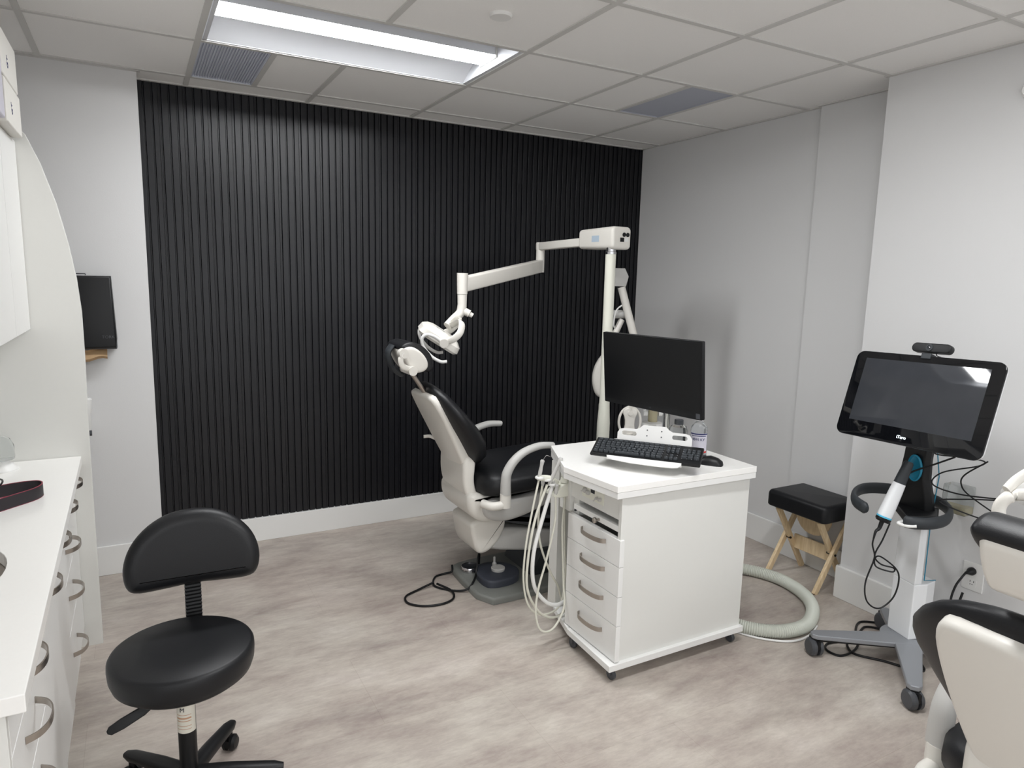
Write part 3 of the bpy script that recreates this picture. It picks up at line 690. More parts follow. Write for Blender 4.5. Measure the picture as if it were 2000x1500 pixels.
# ------------------------------------------------------------------ dental light on its pole
PX, PY = -0.99, -1.0
t = thing('dental_light', 'white dental operating light on a long folding arm and tall pole', 'dental light', loc=(PX, PY, 0))
bm = BM(); lathe(bm, (PX, PY, 0.06), (0, 0, 1), [(0.05, 0), (0.05, 0.02), (0.036, 0.03), (0.036, 0.70), (0.03, 0.80), (0.0285, 0.85), (0.0285, 1.64)]); obj('pole', bm, M_cream, t)
bm = BM(); lathe(bm, (PX, PY, 1.70), (0, 0, 1), [(0.0295, 0.0), (0.0295, 0.012), (0.026, 0.014), (0.026, 0.05)]); obj('collar', bm, M_chrome, t, label='chrome collar')
el = Vector((-0.98, -0.26, 1.72)); d = (el-Vector((PX, PY, 1.72))); 
EL = Vector((-0.985, -0.29, 1.70)); JT = Vector((-1.744, -0.714, 1.50)); PT = Vector((PX, PY, 1.75))
# housing: long box from the pole towards the elbow
ax_ = Vector((EL.x-PT.x-0.10, EL.y-PT.y, 0)).normalized(); sd = Vector((-ax_.y, ax_.x, 0))
hd = Vector((-0.05, 1.0, 0)).normalized(); hs = Vector((1.0, 0.05, 0)).normalized()
bm = BM(); f = frame((PX, PY, 1.775), hs, (0, 0, 1))
puff(bm, roundrect(0.135, 0.122, 0.024), lambda a, b, c: Vector((PX, PY, 1.787))+hs*(a+0.036)+Vector((0, 0, b*(1-0.45*max(0, c))))+hd*c, -0.045, 0.26, 0.018, steps=5)
hb = obj('power_housing', bm, M_chair, t)
fo = Vector((PX, PY, 1.785))+hs*0.045-hd*0.0452
bm = BM()
for a, b in ((0.004, 0.020), (0.029, 0.020)): lathe(bm, fo+hs*a+Vector((0, 0, b)), -hd, [(0.0115, 0), (0.0115, 0.003), (0, 0.003)], seg=18)
puff(bm, [(-0.022, -0.018), (0.004, -0.018), (0.004, 0.004), (-0.022, 0.004)], lambda a, b, c: fo+hs*a+Vector((0, 0, b))-hd*c, 0, 0.002)
obj('socket', bm, M_blk, hb, label='black round and square sockets')
bm = BM(); puff(bm, [(0.008, -0.016), (0.034, -0.016), (0.034, 0.004), (0.008, 0.004)], lambda a, b, c: fo+hs*a+Vector((0, 0, b))-hd*c, 0, 0.001); obj('switch_plate', bm, M_trimw, hb)
bm = BM()
lo_ = Vector((PX, PY, 1.785))-hs*0.0318+hd*0.10
puff(bm, [(-0.032, -0.017), (0.032, -0.017), (0.032, 0.017), (-0.032, 0.017)], lambda a, b, c: lo_+hd*a+Vector((0, 0, b))-hs*c, 0, 0.001); obj('rating_label', bm, M_blue, hb, label='pale blue label')
# arms
EL = Vector((PX, PY, 0))+hd*0.69; EL = Vector((-1.0+(-0.0), -0.30, 0)) if False else EL
EL.z = 1.70
def bar(bm, a, b, hw_, hh, r=0.008):
    a, b = Vector(a), Vector(b); tt = (b-a).normalized(); s_ = tt.cross(Vector((0, 0, 1))).normalized(); up_ = s_.cross(tt)
    puff(bm, roundrect(2*hw_, 2*hh, min(r, hw_*0.9, hh*0.9), 4), lambda x_, y_, c: a+s_*x_+up_*y_+tt*c, 0, (b-a).length, 0.004, steps=2)
bm = BM(); a0 = Vector((PX, PY, 1.772))+hd*0.25; E1 = Vector((EL.x, EL.y, 1.76)); bar(bm, a0, E1+hd*0.02, 0.024, 0.024)
obj('upper_arm', bm, M_chair, t)
bm = BM(); cyl(bm, (EL.x, EL.y, 1.785), (EL.x, EL.y, 1.60), 0.027); obj('elbow_joint', bm, M_chair, t)
bm = BM(); bar(bm, (EL.x, EL.y, 1.640), JT+Vector((0, 0, 0.02)), 0.026, 0.040, 0.01); obj('spring_arm', bm, M_chair, t)
bm = BM(); cyl(bm, JT+Vector((0, 0, 0.08)), JT-Vector((0, 0, 0.03)), 0.030, 0.028); cyl(bm, JT-Vector((0, 0, 0.031)), JT-Vector((0, 0, 0.10)), 0.026, 0.024)
obj('wrist_joint', bm, M_chair, t)
HC = Vector((-1.902, -0.783, 1.248))
bm = BM(); tube(bm, [JT-Vector((0, 0, 0.09)), JT-Vector((0.01, 0, 0.13)), JT+Vector((-0.05, -0.005, -0.165)), JT+Vector((-0.09, -0.015, -0.20))], 0.025, sm=5)
cyl(bm, JT-Vector((0, 0, 0.115)), JT+Vector((0.035, -0.02, -0.135)), 0.02); cyl(bm, JT+Vector((0.035, -0.02, -0.135)), JT+Vector((0.05, -0.027, -0.145)), 0.013)
obj('neck', bm, M_chair, t)
# lamp head: faceted shell, tilted; its width runs roughly towards the room
hx = Vector((0.822, -0.165, -0.528)).normalized()          # long side of the head
hw = 0.012
hy = Vector((0.288, 0.939, 0.142)); hy = (hy-hx*hy.dot(hx)).normalized()
hz = hx.cross(hy)
if hz.z < 0: hz = -hz
HF = lambda a, b, c: HC+hx*a+hy*b+hz*c
bm = BM(); RS = []
for c, s in ((-0.03, 0.90), (-0.018, 1.0), (0.012, 0.96), (0.03, 0.78), (0.038, 0.6)):
    RS.append([HF(a*s, b*s, c) for a, b in roundrect(0.235, 0.15, 0.035, 4)])
rings(bm, RS); obj('lamp_head', bm, M_chair, t, ang=28)
bm = BM()
for k in (-1, 0, 1): puff(bm, roundrect(0.05, 0.008, 0.003), lambda a, b, c, k=k: HF(a*0.3+k*0.018-0.02, b*4-0.0, c), 0.036, 0.040)
obj('cooling_vents', bm, M_chairg, t)
for s in (-1, 1):
    bm = BM(); tube(bm, [JT+Vector((-0.075, -0.01, -0.20)), HF(0.035, s*0.045, 0.135), HF(0.055, s*0.085, 0.095), HF(0.045, s*0.094, 0.045), HF(0.015, s*0.086, 0.0)], 0.018, seg=14, flat=0.35, up=hx); obj('yoke_arm', bm, M_chair, t)
    bm = BM(); cyl(bm, HF(0.015, s*0.07, 0.0), HF(0.015, s*0.105, 0.0), 0.023); obj('pivot_knob', bm, M_chair, t)
    bm = BM(); tube(bm, [HF(0.0, s*0.092, 0.0), HF(-0.045, s*0.094, 0.002), HF(-0.082, s*0.094, -0.010), HF(-0.090, s*0.094, -0.04), HF(-0.06, s*0.094, -0.072), HF(0.0, s*0.094, -0.092), HF(0.055, s*0.094, -0.090), HF(0.082, s*0.094, -0.072)], 0.0085, seg=12); obj('grab_handle', bm, M_trimw, t)

# ------------------------------------------------------------------ instrument arms behind the pole
t = thing('delivery_arm', 'white jointed instrument arm with grey handle behind the light pole', 'instrument arm', loc=(-0.70, -0.68, 0))
bm = BM(); puff(bm, [(-0.035, 0), (0.03, 0), (0.055, -0.05), (0.04, -0.11), (-0.03, -0.11)], frame((-0.665, -0.66, 1.635), (0.88, -0.47, 0), (0, 0, 1)), -0.02, 0.02, 0.004); obj('mount_bracket', bm, M_chairg, t, label='grey bracket')
bm = BM(); tube(bm, [(-0.665, -0.685, 1.52), (-0.60, -0.74, 1.24), (-0.58, -0.76, 1.10)], 0.024, sm=1); obj('upper_arm', bm, M_chair, t)
bm = BM(); tube(bm, [(-0.632, -0.66, 1.32), (-0.675, -0.66, 1.24), (-0.72, -0.64, 1.16)], 0.019, sm=1); obj('lower_arm', bm, M_chair, t)
bm = BM(); cyl(bm, (-0.72, -0.62, 1.352), (-0.585, -0.69, 1.356), 0.026); obj('cross_handle', bm, M_chairg, t, label='grey bar handle')
bm = BM(); tube(bm, [(-0.64, -0.69, 1.42), (-0.69, -0.68, 1.38), (-0.70, -0.67, 1.30), (-0.68, -0.66, 1.27), (-0.66, -0.66, 1.29)], 0.005, seg=8); obj('tubing', bm, M_trimw, t)
bm = BM(); tube(bm, [(-0.72, -0.64, 1.18), (-0.735, -0.66, 1.05), (-0.735, -0.68, 0.60), (-0.735, -0.68, 0.02)], 0.022); obj('support_post', bm, M_chair, t)
t = thing('instrument_console', 'oval white console shell showing left of the monitor edge', 'console', loc=(-0.80, -0.66, 0.86))
bm = BM(); P = [(0, 0.14), (-0.035, 0.10), (-0.062, 0.04), (-0.07, -0.03), (-0.055, -0.10), (-0.03, -0.135), (0.0, -0.135), (0.03, -0.10), (0.05, 0), (0.04, 0.10)]
fo = frame((-0.785, -0.70, 0.985), (0.88, -0.47, 0), (0, 0, 1)); puff(bm, P, fo, -0.03, 0.04, 0.025, steps=5, smooth=2); obj('shell', bm, M_chair, t, ang=60)
bm = BM(); puff(bm, [(a*1.0, b-0.01) for a, b in [(-0.02, -0.13), (0.02, -0.13), (0.02, -0.32), (-0.015, -0.32)]], fo, -0.02, 0.02, 0.008, smooth=1); obj('lower_neck', bm, M_chair, t)
obj('console_post', cyl(BM(), (-0.765, -0.72, 0.02), (-0.765, -0.72, 0.72), 0.02), M_chair, t)

# ------------------------------------------------------------------ mobile cart
CX0, CX1, CY0, CY1 = -1.738, -1.022, -2.118, -1.47
t = cart = thing('mobile_cart', 'white mobile drawer cart with chamfered corner', 'cart', loc=(-1.38, -1.8, 0))
top = [(-1.742, -2.118), (-1.026, -2.130), (-1.018, -1.72), (-1.10, -1.475), (-1.635, -1.475), (-1.775, -1.80)]
bm = BM(); puff(bm, top, XY(0), 0.777, 0.802); obj('cart_top', bm, M_count, t, smooth=False, bev=0.0015)
bm = BM(); puff(bm, [(a*0.995-0.0068, b*0.997-0.0055) for a, b in top], XY(0), 0.752, 0.7765); obj('top_edge', bm, M_lam, t, smooth=False, bev=0.001)
base = [(-1.742, -2.118), (-1.02, -2.118), (-1.02, -1.70), (-1.10, -1.47), (-1.605, -1.46), (-1.675, -1.61), (-1.728, -1.80)]
bm = BM(); puff(bm, base, XY(0), 0.054, 0.080); obj('base_board', bm, M_lam, t, smooth=False, bev=0.0015)
bm = BM(); bx(bm, (-1.685, -2.100, 0.080), (-1.028, -2.082, 0.752)); obj('side_panel', bm, M_lamf, t, smooth=False, bev=0.0008)
bm = BM()
bx(bm, (-1.685, -1.748, 0.080), (-1.028, -1.732, 0.640)); bx(bm, (-1.046, -2.08, 0.080), (-1.030, -1.75, 0.752))
bx(bm, (-1.706, -2.103, 0.080), (-1.685, -2.086, 0.752)); bx(bm, (-1.706, -1.752, 0.590), (-1.685, -1.736, 0.752))
bx(bm, (-1.685, -1.79, 0.575), (-1.05, -1.75, 0.752))
obj('carcass', bm, M_lamf, t, smooth=False)
bm = BM(); bx(bm, (-1.702, -2.086, 0.655), (-1.684, -1.752, 0.752)); bx(bm, (-1.69, -1.736, 0.575), (-1.62, -1.65, 0.752)); bx(bm, (-1.062, -2.121, 0.14), (-1.030, -2.1005, 0.16)) if False else None
obj('top_fascia', bm, M_lamf, t, smooth=False, bev=0.001)
bm = BM(); bx(bm, (-1.690, -1.665, 0.30), (-1.655, -1.59, 0.752)) if False else None
bx(bm, (-1.665, -1.60, 0.08), (-1.60, -1.535, 0.752)); obj('corner_post', bm, M_lamf, t, smooth=False, bev=0.001)
obj('back_panel', box((-1.60, -1.50, 0.08), (-1.10, -1.484, 0.752)), M_lamf, t, smooth=False)
zs = [(0.475, 0.582), (0.354, 0.473), (0.234, 0.352), (0.084, 0.232)]
for a, b in zs:
    d_ = obj('drawer', box((-1.712, -2.110, a), (-1.690, -1.752, b)), M_lam, t, smooth=False, bev=0.0012)
    bm = BM(); pts = [(-1.712, -1.86, 0), (-1.726, -1.868, 0), (-1.738, -1.895, 0), (-1.742, -1.94, 0), (-1.738, -1.985, 0), (-1.726, -2.012, 0), (-1.712, -2.02, 0)]
    P_ = smooth_path(pts, 4); RS = []
    for i, p in enumerate(P_):
        tt = (P_[min(i+1, len(P_)-1)]-P_[max(i-1, 0)]).normalized(); nn = Vector((tt.y, -tt.x, 0)); zc = (a+b)/2+0.022
        RS.append([p+nn*q+Vector((0, 0, zc+r_)) for q, r_ in ((0.0015, 0.009), (-0.0015, 0.009), (-0.0015, -0.009), (0.0015, -0.009))])
    rings(bm, RS); obj('handle', bm, M_steel, d_, ang=60, label='brushed steel bow handle')
# pull-out tray in the open slot
sl = obj('sliding_tray', box((-1.700, -2.078, 0.605), (-1.30, -1.775, 0.628)), M_lam, t, smooth=False, bev=0.001)
bm = BM(); lathe(bm, (-1.700, -1.955, 0.616), (-1, 0, 0), [(0.005, 0), (0.005, 0.012), (0.011, 0.018), (0.012, 0.026), (0.007, 0.03), (0, 0.03)], seg=20); obj('knob', bm, M_steel, sl, label='round steel knob')
bm = BM(); bx(bm, (-1.695, -2.083, 0.592), (-1.30, -2.079, 0.612)); bx(bm, (-1.695, -1.774, 0.592), (-1.30, -1.770, 0.612)); obj('slide_rail', bm, M_blk2, sl, smooth=False, label='dark metal slide rails')
obj('slot_back', box((-1.32, -2.08, 0.585), (-1.30, -1.75, 0.752)), M_slot, t, smooth=False)
# control panel
cp = obj('control_panel', box((-1.7055, -1.985, 0.682), (-1.702, -1.838, 0.738)), M_cream, t, smooth=False, bev=0.001)
for y_, z_, r_ in ((-1.862, 0.712, 0.012), (-1.884, 0.708, 0.010), (-1.945, 0.702, 0.006), (-1.965, 0.702, 0.008)):
    bm = BM(); lathe(bm, (-1.7055, y_, z_), (-1, 0, 0), [(r_, 0), (r_, 0.006), (r_*0.7, 0.012), (0, 0.0125)], seg=18)
    if y_ == -1.862: tube(bm, [(-1.715, -1.862, 0.712), (-1.722, -1.853, 0.706)], 0.004, sm=1, seg=8)
    if y_ == -1.945: tube(bm, [(-1.712, -1.945, 0.702), (-1.722, -1.938, 0.69)], 0.0025, sm=1, seg=8)
    obj('control_knob', bm, M_chairg, cp)
bm = BM(); bx(bm, (-1.7065, -1.925, 0.712), (-1.7056, -1.898, 0.730)); obj('pressure_gauge', bm, M_blk2, cp, smooth=False, label='small dark gauge window')
# castors
for cx, cy in ((-1.705, -2.085), (-1.708, -1.82), (-1.06, -2.085), (-1.20, -1.52), (-1.58, -1.52)):
    bm = BM(); lathe(bm, (cx-0.008, cy, 0.022), (1, 0.15, 0), [(0, 0), (0.018, 0), (0.022, 0.003), (0.022, 0.013), (0.018, 0.016), (0, 0.016)], seg=24)
    bx(bm, (cx-0.012, cy-0.012, 0.048), (cx+0.012, cy+0.012, 0.054)); bx(bm, (cx-0.011, cy-0.008, 0.022), (cx-0.0085, cy+0.008, 0.05)); bx(bm, (cx+0.0095, cy-0.008, 0.022), (cx+0.012, cy+0.008, 0.05))
    obj('castor', bm, M_casterg, t)
# holder bar on the chamfered side
hb = thing('instrument_holder', 'ivory plastic holder block on the side of the cart', 'holder', loc=(-1.72, -1.68, 0.65))
bm = BM(); puff(bm, [(-1.775, 0.645), (-1.66, 0.645), (-1.66, 0.70), (-1.70, 0.705), (-1.77, 0.672)], XZ(0), -1.735, -1.665, 0.006, smooth=1)
obj('holder_base', bm, M_cream, hb)
bm = BM(); tube(bm, [(-1.74, -1.70, 0.70), (-1.78, -1.70, 0.725), (-1.835, -1.70, 0.735)], 0.013, sm=4); cyl(bm, (-1.70, -1.70, 0.70), (-1.70, -1.70, 0.725), 0.022, 0.018); cyl(bm, (-1.70, -1.70, 0.726), (-1.70, -1.70, 0.748), 0.016)
obj('holder_arm', bm, M_cream, hb)
for x_, y_, z_ in ((-1.828, -1.70, 0.735), (-1.793, -1.70, 0.722), (-1.768, -1.705, 0.70)):
    bm = BM(); n_ = 20
    tube(bm, [(x_+0.014*math.cos(2*PI*k/n_), y_+0.014*math.sin(2*PI*k/n_), z_) for k in range(n_)], 0.006, closed=True, seg=8); obj('holder_ring', bm, M_trimw, hb)
# handpieces with tubing
def hand(lab, pts, r, hp, tip=None, mm=M_ivory):
    t = thing('dental_handpiece', lab, 'handpiece', loc=pts[0], group='handpieces hanging on the cart')
    bm = BM(); tube(bm, pts, r, seg=10, sm=8); obj('tubing', bm, mm, t)
    a, b = Vector(hp[0]), Vector(hp[1]); L_ = (b-a).length
    bm = BM(); lathe(bm, a, b-a, [(0.005, 0), (0.008, 0.01), (0.0085, L_*0.45), (0.007, L_*0.7), (0.0085, L_*0.92), (0.0095, L_), (0.006, L_+0.006), (0, L_+0.006)], seg=16); obj('handle_body', bm, M_chairg, t, ang=60)
    if tip: obj('metal_tip', tube(BM(), tip, 0.0012, seg=6), M_chrome, t, label='thin metal tip')
hand('upright white syringe handpiece with a thin bent metal tip', [(-1.832, -1.70, 0.725), (-1.865, -1.71, 0.60), (-1.895, -1.715, 0.45), (-1.905, -1.72, 0.30), (-1.875, -1.72, 0.18), (-1.80, -1.71, 0.12), (-1.70, -1.69, 0.13), (-1.655, -1.66, 0.24), (-1.65, -1.64, 0.40), (-1.645, -1.62, 0.58)], 0.0042,
     [(-1.832, -1.70, 0.728), (-1.817, -1.70, 0.805)], [(-1.815, -1.70, 0.808), (-1.795, -1.69, 0.822), (-1.78, -1.68, 0.82), (-1.765, -1.68, 0.812)])
hand('slim white handpiece leaning against the cart corner', [(-1.79, -1.70, 0.70), (-1.85, -1.71, 0.56), (-1.885, -1.72, 0.40), (-1.885, -1.72, 0.26), (-1.83, -1.72, 0.15), (-1.75, -1.71, 0.095), (-1.67, -1.69, 0.10), (-1.60, -1.66, 0.16)], 0.0055, [(-1.785, -1.705, 0.70), (-1.735, -1.715, 0.81)])
hand('thick white suction handpiece lowest on the holder', [(-1.768, -1.705, 0.69), (-1.815, -1.72, 0.58), (-1.865, -1.73, 0.42), (-1.86, -1.73, 0.28), (-1.80, -1.73, 0.19), (-1.73, -1.72, 0.155), (-1.66, -1.70, 0.16)], 0.0085, [(-1.768, -1.70, 0.655), (-1.763, -1.705, 0.715)], mm=M_trimw)
hand('white tubing end crossing over the other hoses', [(-1.765, -1.73, 0.66), (-1.77, -1.74, 0.55), (-1.81, -1.75, 0.40), (-1.855, -1.76, 0.27), (-1.87, -1.77, 0.17), (-1.85, -1.78, 0.095), (-1.79, -1.78, 0.085), (-1.73, -1.77, 0.16), (-1.715, -1.74, 0.25), (-1.71, -1.72, 0.36), (-1.705, -1.70, 0.50), (-1.69, -1.69, 0.64)], 0.0045, [(-1.765, -1.73, 0.66), (-1.76, -1.73, 0.70)])
hand('white tubing slanting behind the crossed hoses', [(-1.80, -1.68, 0.70), (-1.81, -1.67, 0.55), (-1.79, -1.66, 0.42), (-1.73, -1.65, 0.28), (-1.68, -1.64, 0.20), (-1.645, -1.62, 0.12)], 0.005, [(-1.80, -1.68, 0.69), (-1.798, -1.68, 0.73)])

# ------------------------------------------------------------------ monitor, stand and keyboard tray
Mm = Matrix.Translation((-1.349, -1.798, 1.165)) @ Euler((math.radians(5.6), 0, math.radians(-79.9))).to_matrix().to_4x4()
t = thing('computer_monitor', 'black flat computer monitor switched off above the cart', 'monitor', M=Mm)
f = lambda a, b, c: Mm @ Vector((a, -c, b))
bm = BM(); puff(bm, roundrect(0.540, 0.325, 0.004, 2), f, -0.018, 0.0); obj('casing', bm, M_blk, t, bev=0.001)
bm = BM(); puff(bm, [(-0.18, -0.10), (0.18, -0.10), (0.14, 0.10), (-0.14, 0.10)], f, -0.045, -0.018, 0.012, r1=0, smooth=1); obj('rear_housing', bm, M_blk, t)
bm = BM(); puff(bm, [(-0.262, -0.137), (0.262, -0.137), (0.262, 0.155), (-0.262, 0.155)], f, 0.0, 0.0006); obj('screen', bm, M_screen, t, smooth=False)
text('LG', 0.009, M_casterg, t, Mm @ MF((0, -0.0008, -0.150), (1, 0, 0), (0, 0, 1)))
bm = BM(); puff(bm, roundrect(0.02, 0.022, 0.001, 1), lambda a, b, c: Mm @ Vector((a+0.25, -c, b-0.147)), 0.0, 0.0008); obj('energy_sticker', bm, M_casterg, t)
t = thing('monitor_stand', 'white articulated monitor arm and keyboard bracket on the cart', 'monitor stand', loc=(-1.20, -1.68, 0.802))
bm = BM(); lathe(bm, (-1.235, -1.70, 0.803), (0, 0, 1), [(0.06, 0), (0.06, 0.01), (0.028, 0.02), (0.028, 0.10), (0.045, 0.105), (0.045, 0.12), (0.02, 0.125)]); obj('post', bm, M_trimw, t)
bm = BM(); cyl(bm, (-1.235, -1.70, 0.927), (-1.235, -1.70, 0.99), 0.021); obj('collar', bm, M_beige, t, label='beige collar')
bm = BM()
for s in (-1, 1):
    c_ = Vector((-1.235, -1.70, 0.965))+Vector((0.88, -0.47, 0))*0.034*s
    lathe(bm, c_-Vector((0.88, -0.47, 0))*0.012, Vector((0.88, -0.47, 0)), [(0, 0), (0.012, 0.004), (0.012, 0.02), (0, 0.024)], seg=16); cyl(bm, c_, c_+Vector((-0.02, 0, 0.07)), 0.006)
cyl(bm, (-1.235, -1.70, 0.99), (-1.28, -1.77, 1.12), 0.018)
obj('pivot', bm, M_trimw, t)
bm = BM(); fm = lambda a, b, c: Mm @ Vector((a, -c, b)); puff(bm, roundrect(0.11, 0.11, 0.008), fm, -0.058, -0.046); obj('mount_plate', bm, M_trimw, t)
Mk = Matrix.Translation((-1.471, -1.948, 0.876)) @ Euler((math.radians(16.0), 0, math.radians(-50.0))).to_matrix().to_4x4()
ky = lambda p: Mk @ Vector(p)
# tray sheet under the keyboard with a curved front lip
bm = BM()
P = [(-0.165, 0.07), (-0.165, -0.075), (-0.155, -0.095), (-0.10, -0.115), (0.0, -0.125), (0.10, -0.115), (0.155, -0.098), (0.165, -0.075), (0.165, 0.07)]
bx(bm, (-0.150, -0.071, -0.0225), (0.150, 0.07, -0.0185), Mk); bx(bm, (-0.150, -0.072, -0.0225), (0.150, -0.069, -0.004), Mk)
P = [(-0.150, -0.069), (-0.144, -0.084), (-0.12, -0.097), (-0.05, -0.108), (0.05, -0.112), (0.12, -0.110), (0.14, -0.104), (0.150, -0.088), (0.150, -0.069)]
puff(bm, P, lambda a, b, c: ky((a, b, c)), -0.008, -0.004); obj('keyboard_tray', bm, M_trimw, t, bev=0.001)
# slotted rear plate
pl = [(-0.155, -0.02), (0.155, -0.02), (0.155, 0.022), (0.145, 0.037), (0.125, 0.042), (0.075, 0.042), (0.06, 0.05), (0.048, 0.062), (-0.048, 0.062), (-0.06, 0.05), (-0.075, 0.042), (-0.125, 0.042), (-0.145, 0.037), (-0.155, 0.022)]
pb = (-1.392, -1.858, 0.905)
Mp = Matrix.Translation(ky((0.015, 0.082, 0.0))) @ Euler((math.radians(-8), 0, math.radians(-50.0))).to_matrix().to_4x4()
fp = lambda a, b, c: Mp @ Vector((a, -c, b))
bm = BM()
def plate_with_slots(bm):
    slots = [[(cx+a, 0.022+b) for a, b in roundrect(0.062, 0.018, 0.0085, 5)] for cx in (-0.105, 0.105)]
    for w_ in (0.0, 0.003):
        es = []
        for poly in [pl]+slots:
            vs = [bm.verts.new(fp(a, b, w_)) for a, b in poly]
            for i in range(len(vs)): es.append(bm.edges.new((vs[i], vs[(i+1) % len(vs)])))
        bmesh.ops.triangle_fill(bm, edges=es, use_beauty=True)
    for poly in [pl]+slots:
        a_ = [bm.verts.new(fp(*q, 0.0)) for q in poly]; b_ = [bm.verts.new(fp(*q, 0.003)) for q in poly]
        for i in range(len(poly)): bm.faces.new((a_[i], a_[(i+1) % len(poly)], b_[(i+1) % len(poly)], b_[i]))
plate_with_slots(bm); obj('slotted_plate', bm, M_trimw, t, smooth=False)
bm = BM()
for a in (-0.03, 0.03):
    for b in (0.018, 0.042): lathe(bm, fp(a, b, 0.003), fp(0, 0, 1)-fp(0, 0, 0), [(0.0028, 0), (0.0028, 0.0015), (0, 0.0015)], seg=12)
obj('screws', bm, M_casterg, t)
bm = BM(); bar(bm, fp(0, 0.03, -0.001), Vector((-1.245, -1.71, 0.905)), 0.02, 0.012); obj('tray_arm', bm, M_trimw, t)
# keyboard
t = thing('keyboard', 'black full-size keyboard on the tilted white tray', 'keyboard', M=Mk)
bm = BM(); rings(bm, [[ky(p) for p in r] for r in ([(-0.219, -0.064, -0.018), (0.219, -0.064, -0.018), (0.219, 0.064, -0.018), (-0.219, 0.064, -0.018)], [(-0.222, -0.067, -0.010), (0.222, -0.067, -0.010), (0.222, 0.067, -0.008), (-0.222, 0.067, -0.008)], [(-0.220, -0.065, -0.004), (0.220, -0.065, -0.004), (0.220, 0.065, 0.0), (-0.220, 0.065, 0.0)])])
obj('keyboard_body', bm, M_blk, t, smooth=False, bev=0.0015)
protos = {}
def key(cx, cy, w_, d_=0.0165):
    kk = (round(w_, 4), round(d_, 4))
    if kk not in protos:
        bm = BM(); rings(bm, [[Vector((a*s, b*s, z)) for a, b in roundrect(w_, d_, 0.002, 2)] for s, z in ((1.0, -0.003), (0.96, 0.002), (0.82, 0.0045))])
        o = obj('key', bm, M_blk2, None, world=False); protos[kk] = o.data; bpy.data.objects.remove(o)
    o = bpy.data.objects.new('key', protos[kk]); link(o); o.parent = t; o.location = (cx, cy, 0)
rowsy = [0.050, 0.028, 0.0095, -0.009, -0.0275, -0.046]; nk = 0
def row(x0, x1, y_, n):
    global nk
    w_ = (x1-x0)/n
    for i in range(n): key(x0+w_*(i+0.5), y_, w_-0.0022); nk += 1
row(-0.212, 0.068, rowsy[0], 13)
row(-0.212, 0.068, rowsy[1], 14); row(-0.212, 0.068, rowsy[2], 14); row(-0.212, 0.068, rowsy[3], 13); row(-0.212, 0.068, rowsy[4], 12)
row(-0.212, -0.125, rowsy[5], 4); row(-0.125, -0.02, rowsy[5], 1); row(-0.02, 0.068, rowsy[5], 4)
row(0.078, 0.132, rowsy[0], 3); row(0.078, 0.132, rowsy[1], 3); row(0.078, 0.132, rowsy[2], 3); row(0.096, 0.114, rowsy[4], 1); row(0.078, 0.132, rowsy[5], 3)
for r_ in range(1, 5): row(0.142, 0.214, rowsy[r_], 3 if r_ > 2 else 4)
bm = BM(); rr = random.Random(3)
for y_ in rowsy[1:]:
    x_ = -0.206
    while x_ < 0.21:
        if not 0.07 < x_ < 0.08: bx(bm, (x_, y_+0.0005, 0.0045), (x_+0.002+rr.random()*0.002, y_+0.004, 0.0047), Mk)
        x_ += 0.0195
obj('key_legends', bm, M_legend, t, smooth=False)
# mouse
Mo = Matrix.Translation((-1.185, -2.022, 0.802)) @ Euler((0, 0, math.radians(35))).to_matrix().to_4x4()
t = thing('computer_mouse', 'black wireless mouse on the cart beside the keyboard', 'mouse', M=Mo)
bm = BM(); secs = [(-0.052, 0.010, 0.008), (-0.048, 0.022, 0.018), (-0.03, 0.029, 0.030), (0.0, 0.030, 0.037), (0.025, 0.030, 0.032), (0.045, 0.027, 0.022), (0.052, 0.018, 0.012)]
RS = []
for y_, a, h_ in secs: RS.append([Mo @ Vector((a*math.copysign(abs(math.cos(q))**0.8, math.cos(q)), y_, max(0.0, h_*math.sin(q)) if math.sin(q) > 0 else 0.0)) for q in [2*PI*k/24 for k in range(24)]])
rings(bm, RS); obj('mouse_shell', bm, M_blk, t, ang=60)
bm = BM(); lathe(bm, Mo @ Vector((-0.004, 0.025, 0.030)), Mo.to_3x3() @ Vector((1, 0, 0)), [(0, 0), (0.008, 0), (0.008, 0.008), (0, 0.008)], seg=16); obj('scroll_wheel', bm, M_casterg, t)
# bottles at the back of the cart
BX, BY = -1.125, -1.885
t = thing('spray_bottle', 'clear disinfectant bottle with white cap and blue label on the cart', 'bottle', loc=(BX, BY, 0.802))
bm = BM(); lathe(bm, (BX, BY, 0.803), (0, 0, 1), [(0.034, 0), (0.037, 0.004), (0.037, 0.115), (0.034, 0.13), (0.018, 0.148), (0.014, 0.152), (0.014, 0.16)]); obj('bottle_body', bm, M_bot, t)
bm = BM(); lathe(bm, (BX, BY, 0.958), (0, 0, 1), [(0.015, 0), (0.015, 0.022), (0.012, 0.026), (0, 0.026)]); obj('cap', bm, M_trimw, t)
th1 = math.atan2(-4.07-BY, -3.275-BX)
def wrap(bm, cx, cy, r_, z0, z1, a0, a1, n=20):
    VS = [[bm.verts.new((cx+r_*math.cos(th1+a0+(a1-a0)*k/n), cy+r_*math.sin(th1+a0+(a1-a0)*k/n), z)) for k in range(n+1)] for z in (z0, z1)]
    for k in range(n): bm.faces.new((VS[0][k], VS[0][k+1], VS[1][k+1], VS[1][k]))
    return bm
obj('bottle_label', wrap(BM(), BX, BY, 0.0374, 0.82, 0.908, -1.15, 1.15), M_purple, t)
bm = BM(); wrap(bm, BX, BY, 0.0377, 0.901, 0.907, -1.15, 1.15); wrap(bm, BX, BY, 0.0377, 0.894, 0.897, -0.9, 0.9); obj('label_band', bm, M_inkb, t)
obj('label_stripe', wrap(BM(), BX, BY, 0.0377, 0.82, 0.828, -1.15, 1.15), M_red, t)
